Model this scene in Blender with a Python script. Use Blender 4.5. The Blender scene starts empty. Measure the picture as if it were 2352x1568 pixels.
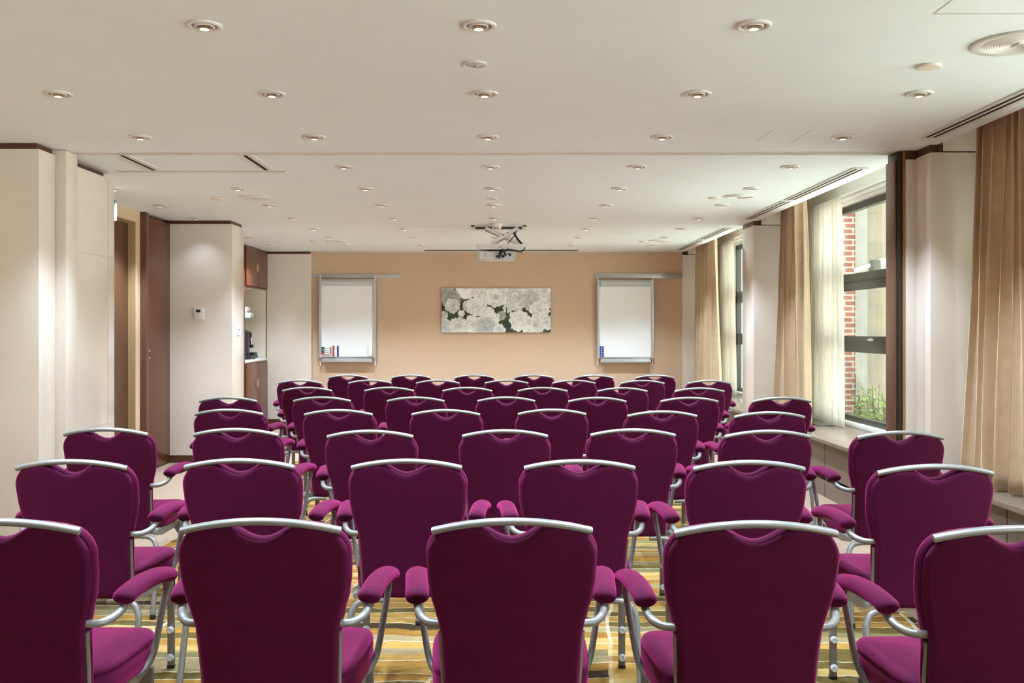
import bpy, bmesh, math, random
from mathutils import Vector, Matrix
import numpy as np

# ---------------------------------------------------------------- camera
SC = bpy.context.scene
COL = SC.collection
F = 2170.0; VX = 1157.0; VY = 755.0; EYE = 1.36
def PX(px, D): return (px - VX) * D / F
def PZ(py, D): return EYE - (py - VY) * D / F
cam_d = bpy.data.cameras.new('camera'); cam = bpy.data.objects.new('camera', cam_d); COL.objects.link(cam)
cam.location = (0, 0, EYE); cam.rotation_euler = (math.pi / 2, 0, 0)
cam_d.sensor_width = 36; cam_d.lens = 36 * F / 2352
cam_d.shift_x = (1176 - VX) / 2352; cam_d.shift_y = -(784 - VY) / 2352
cam_d.clip_start = 0.05; cam_d.clip_end = 300
SC.camera = cam
# ---------------------------------------------------------------- world, sun, exposure
SC.view_settings.view_transform = 'Standard'; SC.view_settings.look = 'None'
SC.view_settings.exposure = 1.18; SC.view_settings.gamma = 1.0; SC.view_settings.use_curve_mapping = False
W = bpy.data.worlds.new('daylight'); SC.world = W; W.use_nodes = True
bg = W.node_tree.nodes['Background']; bg.inputs[0].default_value = (0.88, 0.96, 1.0, 1); bg.inputs[1].default_value = 3.7
sun_d = bpy.data.lights.new('sun', 'SUN'); sun_d.energy = 19.0; sun_d.angle = math.radians(1.0); sun_d.color = (1, .98, .94)
sun = bpy.data.objects.new('sun', sun_d); COL.objects.link(sun); sun.location = (20, -30, 40)
sun.rotation_euler = Vector((0.50, 0.10, -0.85)).to_track_quat('-Z', 'Y').to_euler()
LAMP_W = 55.0
LAMP_COL = (0.84, 1.03, 1.22)
WIN_Y = [(-.5, 1.35), (2.1, 5.635), (6.11, 9.62), (10.08, 13.45)]
WX = 3.2; SILL = 0.476; CEIL = 2.46; PIL = 2.545; BACK = 13.5
for (a, b) in WIN_Y:                                   # sky portals in the window openings
    ld = bpy.data.lights.new('window_portal', 'AREA'); ld.shape = 'RECTANGLE'
    ld.size = 2.0; ld.size_y = b - a; ld.cycles.is_portal = True
    lo = bpy.data.objects.new('window_portal', ld); COL.objects.link(lo)
    lo.location = (3.36, (a + b) / 2, 1.5); lo.rotation_euler = (0, math.pi / 2, 0)

# ---------------------------------------------------------------- materials
def new_mat(name):
    m = bpy.data.materials.new(name); m.use_nodes = True
    nt = m.node_tree; b = nt.nodes['Principled BSDF']
    return m, nt, b
def N(nt, t, **kw):
    n = nt.nodes.new(t)
    for k, v in kw.items(): setattr(n, k, v)
    return n
def L(nt, a, b): nt.links.new(a, b)
def MATH(nt, op, a, b=None, c=None):
    n = nt.nodes.new('ShaderNodeMath'); n.operation = op
    for i, v in enumerate((a, b, c)):
        if v is None: continue
        if isinstance(v, (int, float)): n.inputs[i].default_value = v
        else: nt.links.new(v, n.inputs[i])
    return n.outputs[0]
def RAMP(nt, fac, stops, interp='LINEAR'):
    n = nt.nodes.new('ShaderNodeValToRGB'); n.color_ramp.interpolation = interp
    e = n.color_ramp.elements
    while len(e) < len(stops): e.new(0.5)
    for i, (p, c) in enumerate(stops):
        e[i].position = p; e[i].color = (*c, 1)
    nt.links.new(fac, n.inputs[0]); return n.outputs[0]
def POS(nt, scale=(1, 1, 1)):
    tc = nt.nodes.new('ShaderNodeTexCoord'); mp = nt.nodes.new('ShaderNodeMapping')
    mp.inputs['Scale'].default_value = scale
    nt.links.new(tc.outputs['Object'], mp.inputs[0]); return mp.outputs[0]
def NOISE(nt, vec, scale, detail=3, rough=.5):
    n = nt.nodes.new('ShaderNodeTexNoise'); n.inputs['Scale'].default_value = scale
    n.inputs['Detail'].default_value = detail; n.inputs['Roughness'].default_value = rough
    if vec is not None: nt.links.new(vec, n.inputs['Vector'])
    return n.outputs['Fac']
def BUMP(nt, b, h, strength=.2, dist=.002):
    n = nt.nodes.new('ShaderNodeBump'); n.inputs['Strength'].default_value = strength; n.inputs['Distance'].default_value = dist
    nt.links.new(h, n.inputs['Height']); nt.links.new(n.outputs[0], b.inputs['Normal'])
def plain(name, col, rough=.5, metal=0.0, coat=0.0, spec=.5, noise=0.0, nscale=40, emit=None, es=1.0):
    m, nt, b = new_mat(name)
    b.inputs['Base Color'].default_value = (*col, 1); b.inputs['Roughness'].default_value = rough
    b.inputs['Metallic'].default_value = metal; b.inputs['Specular IOR Level'].default_value = spec
    if coat: b.inputs['Coat Weight'].default_value = coat; b.inputs['Coat Roughness'].default_value = .04
    if noise:
        f = NOISE(nt, POS(nt), nscale, 4)
        c = RAMP(nt, f, [(.3, tuple(x * (1 - noise) for x in col)), (.7, tuple(min(1, x * (1 + noise)) for x in col))])
        L(nt, c, b.inputs['Base Color'])
    if emit:
        b.inputs['Emission Color'].default_value = (*emit, 1); b.inputs['Emission Strength'].default_value = es
    return m
def wood(name, c1, c2, axis='y', rough=.35):
    m, nt, b = new_mat(name)
    sc = {'x': (1.2, 22, 22), 'y': (22, 1.2, 22), 'z': (22, 22, 1.2)}[axis]
    f = NOISE(nt, POS(nt, sc), 1.6, 6, .65)
    g = NOISE(nt, POS(nt, tuple(s * .25 for s in sc)), 1.0, 3)
    f = MATH(nt, 'ADD', MATH(nt, 'MULTIPLY', f, .6), MATH(nt, 'MULTIPLY', g, .4))
    L(nt, RAMP(nt, f, [(.3, c1), (.7, c2)]), b.inputs['Base Color'])
    b.inputs['Roughness'].default_value = rough
    BUMP(nt, b, f, .05)
    return m
def fabric(name, col, sheen=.5, scale=420, rough=.85, tint=(1, .6, .8)):
    m, nt, b = new_mat(name)
    v = POS(nt)
    w = N(nt, 'ShaderNodeTexWave', wave_type='BANDS', bands_direction='Z'); w.inputs['Scale'].default_value = scale / 6; w.inputs['Distortion'].default_value = .6
    L(nt, v, w.inputs['Vector'])
    w2 = N(nt, 'ShaderNodeTexWave', wave_type='BANDS', bands_direction='X'); w2.inputs['Scale'].default_value = scale / 6; w2.inputs['Distortion'].default_value = .6
    L(nt, v, w2.inputs['Vector'])
    h = MATH(nt, 'MULTIPLY', w.outputs['Fac'], w2.outputs['Fac'])
    n = NOISE(nt, v, 14, 4)
    fac = MATH(nt, 'ADD', MATH(nt, 'MULTIPLY', h, .45), MATH(nt, 'MULTIPLY', n, .55))
    L(nt, RAMP(nt, fac, [(.15, tuple(x * .82 for x in col)), (.75, tuple(min(1, x * 1.15) for x in col))]), b.inputs['Base Color'])
    b.inputs['Roughness'].default_value = rough; b.inputs['Specular IOR Level'].default_value = .15
    b.inputs['Sheen Weight'].default_value = sheen; b.inputs['Sheen Roughness'].default_value = .45
    b.inputs['Sheen Tint'].default_value = (*tint, 1)
    BUMP(nt, b, h, .25, .0008)
    return m

M = {}
M['ceiling'] = plain('ceiling_paint', (.86, .935, .965), .7, noise=.015, nscale=3)
M['white_paint'] = plain('white_paint', (.82, .80, .76), .6)
M['cream_gloss'] = plain('cream_gloss_panel', (.77, .68, .595), .22, coat=.5, noise=.02, nscale=2)
M['groove'] = plain('panel_groove', (.45, .38, .32), .5)
M['brown_trim'] = wood('brown_trim', (.07, .022, .011), (.11, .036, .018), 'x')
M['wood_h'] = wood('walnut_veneer', (.085, .024, .009), (.165, .048, .017), 'y', .3)
M['wood_v'] = wood('walnut_veneer_upright', (.075, .03, .014), (.14, .06, .03), 'z', .35)
M['wood_grey'] = wood('grey_walnut', (.13, .085, .062), (.19, .13, .10), 'y', .4)
M['beige_wall'] = plain('beige_paint', (.66, .50, .34), .6, noise=.02)
M['beige_dark'] = plain('beige_reveal', (.42, .27, .13), .6)
M['bronze'] = plain('bronze_anodised', (.05, .045, .035), .35, metal=.5)
M['bronze_brown'] = plain('bronze_brown', (.18, .09, .055), .35, metal=.3)
M['sill'] = plain('sill_board', (.20, .15, .11), .25, noise=.03, nscale=8)
M['steel'] = plain('satin_aluminium', (.215, .205, .19), .4, metal=.35, spec=.5)
M['alu'] = plain('anodised_aluminium', (.58, .60, .60), .3, metal=.5)
M['white_plastic'] = plain('white_plastic', (.85, .84, .82), .35)
M['cream_plastic'] = plain('cream_plastic', (.80, .74, .64), .4)
M['grey_plastic'] = plain('pale_grey_plastic', (.62, .66, .67), .35)
M['dark'] = plain('black_plastic', (.012, .012, .013), .4)
M['slot'] = plain('dark_slot', (.01, .01, .01), .9)
M['red'] = plain('red_plastic', (.6, .01, .012), .35)
M['navy'] = plain('navy_plastic', (.01, .025, .16), .35)
M['blue'] = plain('blue_plastic', (.015, .06, .36), .35)
M['green'] = plain('green_plastic', (.02, .22, .08), .4)
M['yellow'] = plain('yellow_sticker', (.75, .38, .03), .5)
M['chrome'] = plain('chrome', (.75, .74, .72), .12, metal=1)
M['satin_gold'] = plain('pull_plate', (.70, .58, .42), .3, metal=.8)
M['porcelain'] = plain('porcelain', (.85, .85, .83), .15)
M['paper'] = plain('white_board', (.92, .93, .93), .3, coat=.2)
M['niche'] = plain('niche_lining', (.78, .68, .56), .2, coat=.5)
M['stone'] = None
M['bulb_glow'] = plain('bulb_glow', (1, .9, .8), .3, emit=(1.0, .72, .55), es=1.1)
M['reflector'] = plain('lamp_reflector', (.62, .47, .38), .18, metal=1)
M['lamp_white'] = plain('lamp_trim_white', (.78, .78, .75), .35)
M['lamp_inner'] = plain('lamp_inner_grey', (.42, .42, .37), .5)
M['fabric'] = fabric('plum_knit', (.052, .0004, .020), .47, tint=(1, .07, .36))
M['arm_fabric'] = M['fabric']
M['curtain'] = fabric('tan_curtain', (.63, .465, .31), .2, 300, tint=(1, .9, .8))
M['curtain_trim'] = M['curtain']

def sheer_mat():
    m = bpy.data.materials.new('sheer_voile'); m.use_nodes = True; nt = m.node_tree; nt.nodes.clear()
    o = N(nt, 'ShaderNodeOutputMaterial'); d = N(nt, 'ShaderNodeBsdfDiffuse'); t = N(nt, 'ShaderNodeBsdfTranslucent'); tr = N(nt, 'ShaderNodeBsdfTransparent')
    d.inputs[0].default_value = (.86, .82, .75, 1); t.inputs[0].default_value = (.86, .82, .75, 1)
    a = N(nt, 'ShaderNodeMixShader'); a.inputs[0].default_value = .5
    L(nt, d.outputs[0], a.inputs[1]); L(nt, t.outputs[0], a.inputs[2])
    b = N(nt, 'ShaderNodeMixShader')
    w = N(nt, 'ShaderNodeTexWave', wave_type='BANDS', bands_direction='Y'); w.inputs['Scale'].default_value = 6; w.inputs['Distortion'].default_value = 2
    L(nt, POS(nt), w.inputs['Vector'])
    L(nt, MATH(nt, 'ADD', MATH(nt, 'MULTIPLY', w.outputs['Fac'], .1), .18), b.inputs[0])
    L(nt, a.outputs[0], b.inputs[1]); L(nt, tr.outputs[0], b.inputs[2]); L(nt, b.outputs[0], o.inputs[0])
    return m
M['sheer'] = sheer_mat()
def glass_mat(name='window_glass', tint=(.82, .86, .83), refl=.06):
    m = bpy.data.materials.new(name); m.use_nodes = True; nt = m.node_tree; nt.nodes.clear()
    o = N(nt, 'ShaderNodeOutputMaterial'); g = N(nt, 'ShaderNodeBsdfGlossy'); tr = N(nt, 'ShaderNodeBsdfTransparent')
    g.inputs['Roughness'].default_value = .01; tr.inputs[0].default_value = (*tint, 1)
    fr = N(nt, 'ShaderNodeLayerWeight'); fr.inputs[0].default_value = .25
    b = N(nt, 'ShaderNodeMixShader'); L(nt, MATH(nt, 'MULTIPLY', fr.outputs['Fresnel'], .12), b.inputs[0])
    L(nt, tr.outputs[0], b.inputs[1]); L(nt, g.outputs[0], b.inputs[2]); L(nt, b.outputs[0], o.inputs[0])
    return m
M['glass'] = glass_mat()
def wallpaper():
    m, nt, b = new_mat('beige_wallpaper')
    f = NOISE(nt, POS(nt, (60, 60, 4)), 3, 4, .7)
    g = NOISE(nt, POS(nt), .5, 2)
    c = RAMP(nt, MATH(nt, 'ADD', MATH(nt, 'MULTIPLY', f, .5), MATH(nt, 'MULTIPLY', g, .5)), [(.3, (.585, .405, .275)), (.7, (.66, .475, .33))])
    L(nt, c, b.inputs['Base Color']); b.inputs['Roughness'].default_value = .6; BUMP(nt, b, f, .15, .001)
    return m
M['wallpaper'] = wallpaper()
def carpet():
    m, nt, b = new_mat('striped_carpet')
    tc = N(nt, 'ShaderNodeTexCoord'); sx = N(nt, 'ShaderNodeSeparateXYZ'); L(nt, tc.outputs['Object'], sx.inputs[0])
    X, Y = sx.outputs[0], sx.outputs[1]
    wob = NOISE(nt, POS(nt, (1.3, 1.3, 1)), 1.0, 2)
    # long wandering pale lines running towards the far wall, splitting the carpet into lanes
    u = MATH(nt, 'ADD', MATH(nt, 'ADD', MATH(nt, 'MULTIPLY', X, 1.45), MATH(nt, 'MULTIPLY', Y, -.19)), MATH(nt, 'MULTIPLY', wob, .22))
    lane = MATH(nt, 'FLOOR', u)
    wl = N(nt, 'ShaderNodeTexWhiteNoise', noise_dimensions='1D'); L(nt, lane, wl.inputs['W'])
    wob2 = NOISE(nt, POS(nt, (1.6, .8, 1)), 1.2, 4, .65)
    y = MATH(nt, 'ADD', MATH(nt, 'ADD', MATH(nt, 'MULTIPLY', Y, 12.5), MATH(nt, 'MULTIPLY', wl.outputs['Value'], 7)), MATH(nt, 'MULTIPLY', wob2, 2.0))
    st = MATH(nt, 'FLOOR', y)
    ws = N(nt, 'ShaderNodeTexWhiteNoise', noise_dimensions='2D')
    cb = N(nt, 'ShaderNodeCombineXYZ'); L(nt, lane, cb.inputs[0]); L(nt, st, cb.inputs[1]); L(nt, cb.outputs[0], ws.inputs['Vector'])
    col = RAMP(nt, ws.outputs['Value'], [(0, (.30, .155, .032)), (.2, (.34, .195, .048)), (.36, (.10, .068, .017)), (.5, (.22, .105, .02)),
                                         (.64, (.165, .13, .058)), (.76, (.36, .235, .08)), (.88, (.045, .027, .012)), (.95, (.25, .185, .09))], 'CONSTANT')
    fr = MATH(nt, 'FRACT', y)
    edge = MATH(nt, 'LESS_THAN', fr, .085)
    wsel = N(nt, 'ShaderNodeTexWhiteNoise', noise_dimensions='1D'); L(nt, MATH(nt, 'ADD', st, 37.3), wsel.inputs['W'])
    edge = MATH(nt, 'MULTIPLY', edge, MATH(nt, 'GREATER_THAN', wsel.outputs['Value'], .35))
    lf = MATH(nt, 'FRACT', u); lline = MATH(nt, 'MULTIPLY', MATH(nt, 'LESS_THAN', lf, .024), RAMP(nt, wob2, [(.35, (.2,) * 3), (.6, (.9,) * 3)]))
    ln = MATH(nt, 'MAXIMUM', edge, lline)
    spk = NOISE(nt, POS(nt), 160, 3, .7)
    mot = NOISE(nt, POS(nt, (1, 3, 1)), 9, 5, .7)
    ln = MATH(nt, 'MULTIPLY', ln, RAMP(nt, spk, [(.3, (.35,) * 3), (.6, (1,) * 3)]))
    mx = N(nt, 'ShaderNodeMix', data_type='RGBA'); L(nt, ln, mx.inputs[0]); L(nt, col, mx.inputs[6]); mx.inputs[7].default_value = (.58, .49, .37, 1)
    mm = N(nt, 'ShaderNodeMix', data_type='RGBA', blend_type='MULTIPLY'); mm.inputs[0].default_value = 1
    L(nt, mx.outputs[2], mm.inputs[6])
    L(nt, RAMP(nt, MATH(nt, 'ADD', MATH(nt, 'MULTIPLY', spk, .5), MATH(nt, 'MULTIPLY', mot, .5)), [(.32, (.55,) * 3), (.62, (1.15,) * 3)]), mm.inputs[7])
    # plain border either side of the striped field
    pl = MATH(nt, 'MAXIMUM', MATH(nt, 'GREATER_THAN', X, 1.93), MATH(nt, 'LESS_THAN', X, -2.13))
    pl = MATH(nt, 'MAXIMUM', pl, MATH(nt, 'GREATER_THAN', Y, 11.2))
    pc = RAMP(nt, spk, [(.3, (.24, .165, .115)), (.7, (.32, .225, .16))])
    mz = N(nt, 'ShaderNodeMix', data_type='RGBA'); L(nt, pl, mz.inputs[0]); L(nt, mm.outputs[2], mz.inputs[6]); L(nt, pc, mz.inputs[7])
    L(nt, mz.outputs[2], b.inputs['Base Color']); b.inputs['Roughness'].default_value = .95; b.inputs['Specular IOR Level'].default_value = .1
    BUMP(nt, b, spk, .5, .004)
    return m
M['carpet'] = carpet()
def brick_mat(name, c1, c2, mortar, bw, bh, ms, axes):
    m, nt, b = new_mat(name)
    tc = N(nt, 'ShaderNodeTexCoord'); sx = N(nt, 'ShaderNodeSeparateXYZ'); L(nt, tc.outputs['Object'], sx.inputs[0])
    cb = N(nt, 'ShaderNodeCombineXYZ'); L(nt, sx.outputs[axes[0]], cb.inputs[0]); L(nt, sx.outputs[2], cb.inputs[1])
    br = N(nt, 'ShaderNodeTexBrick'); L(nt, cb.outputs[0], br.inputs['Vector'])
    br.inputs['Color1'].default_value = (*c1, 1); br.inputs['Color2'].default_value = (*c2, 1); br.inputs['Mortar'].default_value = (*mortar, 1)
    br.inputs['Scale'].default_value = 1; br.inputs['Brick Width'].default_value = bw; br.inputs['Row Height'].default_value = bh; br.inputs['Mortar Size'].default_value = ms
    n = NOISE(nt, POS(nt), 3, 5)
    mm = N(nt, 'ShaderNodeMix', data_type='RGBA', blend_type='MULTIPLY'); mm.inputs[0].default_value = 1
    L(nt, br.outputs['Color'], mm.inputs[6]); L(nt, RAMP(nt, n, [(.3, (.8,) * 3), (.7, (1.1,) * 3)]), mm.inputs[7])
    L(nt, mm.outputs[2], b.inputs['Base Color']); b.inputs['Roughness'].default_value = .85
    BUMP(nt, b, br.outputs['Fac'], -.3, .005)
    return m
M['brick'] = brick_mat('red_brick', (.12, .034, .02), (.155, .055, .034), (.21, .185, .15), .24, .076, .012, (0,))
M['limestone'] = brick_mat('limestone_blocks', (.135, .105, .075), (.148, .116, .083), (.11, .086, .062), 1.3, .42, .006, (0,))
M['greystone'] = plain('grey_stone', (.14, .125, .108), .8, noise=.1, nscale=6)
M['leaf'] = plain('shrub_leaf', (.16, .24, .035), .6, noise=.35, nscale=9)
M['stem'] = plain('shrub_stem', (.10, .07, .04), .8)
M['ground'] = plain('outside_paving', (.68, .66, .62), .9, noise=.06, nscale=5)

# ---------------------------------------------------------------- mesh builder
class MB:
    def __init__(s): s.v = []; s.f = []; s.mi = []
    def add(s, vs, fs, mi=0):
        o = len(s.v); s.v += [tuple(v) for v in vs]; s.f += [tuple(i + o for i in f) for f in fs]; s.mi += [mi] * len(fs); return s
    def box(s, x0, x1, y0, y1, z0, z1, mi=0, bev=0.0):
        if bev:
            bm = bmesh.new(); bmesh.ops.create_cube(bm, size=1)
            for v in bm.verts: v.co = ((x0 + x1) / 2 + v.co.x * (x1 - x0), (y0 + y1) / 2 + v.co.y * (y1 - y0), (z0 + z1) / 2 + v.co.z * (z1 - z0))
            bmesh.ops.bevel(bm, geom=bm.edges[:], offset=bev, segments=2, affect='EDGES', profile=.5)
            bm.verts.index_update()
            vs = [v.co[:] for v in bm.verts]; fs = [[v.index for v in f.verts] for f in bm.faces]; bm.free()
            return s.add(vs, fs, mi)
        vs = [(x, y, z) for x in (x0, x1) for y in (y0, y1) for z in (z0, z1)]
        return s.add(vs, [(0, 1, 3, 2), (4, 6, 7, 5), (0, 4, 5, 1), (2, 3, 7, 6), (0, 2, 6, 4), (1, 5, 7, 3)], mi)
    def tube(s, pts, r, n=10, smooth=6, cap=True, mi=0, sx=1.0, closed_r=None):
        P = [Vector(p) for p in pts]
        if smooth and len(P) > 2:
            Q = []
            for i in range(len(P) - 1):
                p0 = P[max(i - 1, 0)]; p1 = P[i]; p2 = P[i + 1]; p3 = P[min(i + 2, len(P) - 1)]
                for k in range(smooth):
                    t = k / smooth; t2 = t * t; t3 = t2 * t
                    Q.append(.5 * ((2 * p1) + (p2 - p0) * t + (2 * p0 - 5 * p1 + 4 * p2 - p3) * t2 + (3 * p1 - p0 - 3 * p2 + p3) * t3))
            Q.append(P[-1]); P = Q
        rs = r if callable(r) else (lambda t: r)
        vs = []; m = len(P); nrm = None
        for i, p in enumerate(P):
            d = (P[min(i + 1, m - 1)] - P[max(i - 1, 0)]).normalized()
            if nrm is None:
                a = Vector((0, 0, 1)) if abs(d.z) < .9 else Vector((1, 0, 0))
                nrm = (a - d * a.dot(d)).normalized()
            else: nrm = (nrm - d * nrm.dot(d)).normalized()
            bn = d.cross(nrm); rr = rs(i / (m - 1))
            for k in range(n):
                a = 2 * math.pi * k / n
                vs.append(p + nrm * (math.cos(a) * rr) + bn * (math.sin(a) * rr * sx))
        fs = []
        for i in range(m - 1):
            for k in range(n):
                fs.append((i * n + k, i * n + (k + 1) % n, (i + 1) * n + (k + 1) % n, (i + 1) * n + k))
        if cap: fs += [tuple(range(n - 1, -1, -1)), tuple((m - 1) * n + k for k in range(n))]
        return s.add(vs, fs, mi)
    def lathe(s, prof, c=(0, 0, 0), n=24, axis='z', mi=0, cap=False):
        vs = []
        for (r, h) in prof:
            for k in range(n):
                a = 2 * math.pi * k / n; x, y = math.cos(a) * r, math.sin(a) * r
                p = (x, y, h) if axis == 'z' else ((x, h, y) if axis == 'y' else (h, x, y))
                vs.append((p[0] + c[0], p[1] + c[1], p[2] + c[2]))
        fs = []
        for i in range(len(prof) - 1):
            for k in range(n): fs.append((i * n + k, i * n + (k + 1) % n, (i + 1) * n + (k + 1) % n, (i + 1) * n + k))
        if cap: fs += [tuple(range(n)), tuple((len(prof) - 1) * n + k for k in range(n))]
        return s.add(vs, fs, mi)
    def prism(s, poly, h0, h1, axis='y', mi=0):
        n = len(poly)
        def P(a, b, h): return (a, h, b) if axis == 'y' else ((a, b, h) if axis == 'z' else (h, a, b))
        vs = [P(a, b, h0) for a, b in poly] + [P(a, b, h1) for a, b in poly]
        fs = [tuple(range(n)), tuple(range(2 * n - 1, n - 1, -1))] + [(i, (i + 1) % n, n + (i + 1) % n, n + i) for i in range(n)]
        return s.add(vs, fs, mi)
    def grid(s, fn, nu, nv, mi=0):
        vs = [fn(i / nu, j / nv) for i in range(nu + 1) for j in range(nv + 1)]
        fs = [(i * (nv + 1) + j, (i + 1) * (nv + 1) + j, (i + 1) * (nv + 1) + j + 1, i * (nv + 1) + j + 1) for i in range(nu) for j in range(nv)]
        return s.add(vs, fs, mi)
def link(name, mb, mats, parent=None, org=(0, 0, 0), sharp=38, recalc=True, loc=None):
    """one mesh object; org = world point the vertices are measured from"""
    me = bpy.data.meshes.new(name)
    me.from_pydata([(v[0] - org[0], v[1] - org[1], v[2] - org[2]) for v in mb.v], [], mb.f)
    if not isinstance(mats, (list, tuple)): mats = [mats]
    for m in mats: me.materials.append(m)
    if len(mats) > 1: me.polygons.foreach_set('material_index', mb.mi)
    if recalc:
        bm = bmesh.new(); bm.from_mesh(me); bmesh.ops.recalc_face_normals(bm, faces=bm.faces); bm.to_mesh(me); bm.free()
    me.polygons.foreach_set('use_smooth', [True] * len(me.polygons))
    me.set_sharp_from_angle(angle=math.radians(sharp))
    o = bpy.data.objects.new(name, me); COL.objects.link(o)
    if parent is not None: o.parent = parent
    elif loc is not None: o.location = loc
    return o
def base(mb):
    a = np.array(mb.v); lo = a.min(0); hi = a.max(0)
    return (float((lo[0] + hi[0]) / 2), float((lo[1] + hi[1]) / 2), float(lo[2]))
def tag(o, label, cat, group=None, kind=None):
    o['label'] = label
    if cat: o['category'] = cat
    if group: o['group'] = group
    if kind: o['kind'] = kind
    return o
def solo(name, mb, mats, label, cat, group=None, kind=None, sharp=38):
    c = base(mb)
    return tag(link(name, mb, mats, None, c, sharp, loc=c), label, cat, group, kind)
def struct(name, mb, mats, label=None, cat=None, sharp=38):
    o = link(name, mb, mats, None, (0, 0, 0), sharp); o['kind'] = 'structure'
    if label: o['label'] = label
    if cat: o['category'] = cat
    return o
class Thing:
    def __init__(s, name, loc, label, cat, group=None, kind=None):
        s.o = bpy.data.objects.new(name, None); COL.objects.link(s.o); s.o.location = loc; s.loc = loc
        s.o.empty_display_size = .1
        if label: tag(s.o, label, cat, group, kind)
        elif kind: s.o['kind'] = kind
    def part(s, name, mb, mats, parent=None, label=None, sharp=38):
        o = link(name, mb, mats, parent or s.o, s.loc, sharp)
        if label: o['label'] = label
        return o
KIDS = {}
def copy_tree(o, parent=None):
    c = o.copy(); COL.objects.link(c)
    if parent is not None: c.parent = parent
    for ch in list(o.children): copy_tree(ch, c)
    return c
ORD = ['first', 'second', 'third', 'fourth', 'fifth', 'sixth', 'seventh', 'eighth', 'ninth', 'tenth', 'eleventh']

# ---------------------------------------------------------------- room shell
struct('floor', MB().box(-4.3, 3.4, -3.2, 13.7, -.15, 0), M['carpet'])
mb = MB().box(-4.3, 2.59, -3.2, 13.7, CEIL, CEIL + .25)
struct('ceiling', mb, M['ceiling'])
struct('trim_1', MB().box(2.56, 3.5, -3.2, 13.7, 2.86, 3.0).box(2.56, 2.589, -3.2, 13.7, CEIL + .251, 2.86), M['white_paint'], 'white top of the curtain recess beyond the ceiling edge')
struct('wall_back', MB().box(-4.3, 3.5, BACK, BACK + .2, 0, 2.9), M['wallpaper'])
struct('wall_behind', MB().box(-4.3, 3.5, -3.4, -3.2, 0, 2.9), M['wood_v'])
# left side : cream blocks every four metres with recessed bays between
LB = [(5.59, 5.80, 'block_a'), (9.60, 10.03, 'block_b')]
TOP = 2.425
mb = MB().box(-4.2, -3.42, -3.2, 5.60, 0, CEIL)
struct('wall_left', mb, M['beige_wall'])
def cream_block(n, x0, x1, y0, y1):
    o = struct('wall_pillar_left_%d' % n, MB().box(x0, x1, y0, y1, .075, TOP, bev=.003), M['cream_gloss'])
    struct('trim_top_left_%d' % n, MB().box(x0, x1 - .02, y0 + .012, y1 - .012, TOP, CEIL), M['brown_trim'])
    struct('baseboard_left_%d' % n, MB().box(x0, x1 - .006, y0 + .006, y1 - .004, 0, .075), M['brown_trim'])
cream_block(1, -4.2, -2.75, 5.59, 5.80)
cream_block(2, -4.2, -2.76, 9.60, 10.03)
cream_block(3, -4.2, -2.74, 13.45, 13.52)
# partition post and pocket door just behind the first block
t = Thing('partition_post', (-2.72, 5.88, 0), 'pale full-height post between the two cream panels at left', 'post')
mb = MB().box(-2.79, -2.688, 5.801, 5.96, 0, CEIL - .003, bev=.004); t.part('jamb', mb, M['cream_gloss'])
mb = MB().box(-2.80, -2.74, 5.955, 5.97, .02, CEIL - .02); t.part('edge_seal', mb, M['groove'])
struct('wall_closet', MB().box(-4.2, -2.803, 5.972, 6.70, 0, TOP - .005).box(-4.2, -2.83, 5.97, 6.68, TOP - .005, CEIL, 1), [M['cream_gloss'], M['brown_trim']])
t = Thing('pocket_door', (-2.78, 6.3, 0), 'tall cream gloss sliding door with flush pull behind the pale post', 'door')
d = t.part('door_panel', MB().box(-2.80, -2.765, 5.985, 6.71, .06, TOP - .012, bev=.002), M['cream_gloss'])
mb = MB()
for yy in (6.025, 6.60): mb.box(-2.7655, -2.7642, yy - .002, yy + .002, .06, TOP - .014)
for zz in (1.86, .7): mb.box(-2.7655, -2.7642, 6.027, 6.71, zz - .0015, zz + .0015)
t.part('joint_line', mb, M['groove'])
mb = MB().box(-2.766, -2.758, 6.04, 6.085, 1.08, 1.155, bev=.002); h = t.part('flush_pull', mb, M['satin_gold'])
t.part('pull_recess', MB().box(-2.7585, -2.7565, 6.052, 6.075, 1.09, 1.145), M['slot'], h)
# door wall, x = -3.42
DW = -3.42
mb = MB().box(-4.2, DW, 6.70, 7.78, 0, CEIL).box(-4.2, DW, 8.78, 8.95, 0, CEIL).box(-4.2, DW, 7.78, 8.78, 2.355, CEIL)
struct('wall_left_door', mb, M['beige_wall'])
struct('trim_2', MB().box(-4.2, DW - .001, 8.772, 8.78, 0, 2.354).box(-4.2, DW - .001, 7.78, 8.77, 2.349, 2.3545), M['beige_dark'], 'beige reveal of the doorway')
t = Thing('door_1', (-3.5, 8.28, 0), None, None, None, 'structure')
t.part('door_leaf', MB().box(-3.53, -3.485, 7.79, 8.765, .008, 2.34, bev=.003), M['wood_v'])
t.part('door_handle', MB().tube([(-3.49, 7.87, 1.02), (-3.44, 7.87, 1.02), (-3.435, 7.9, 1.02), (-3.435, 8.0, 1.02)], .009).lathe([(.026, 0), (.026, .006)], (-3.488, 7.87, 1.02), 16, 'x', cap=True), M['chrome'])
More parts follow.
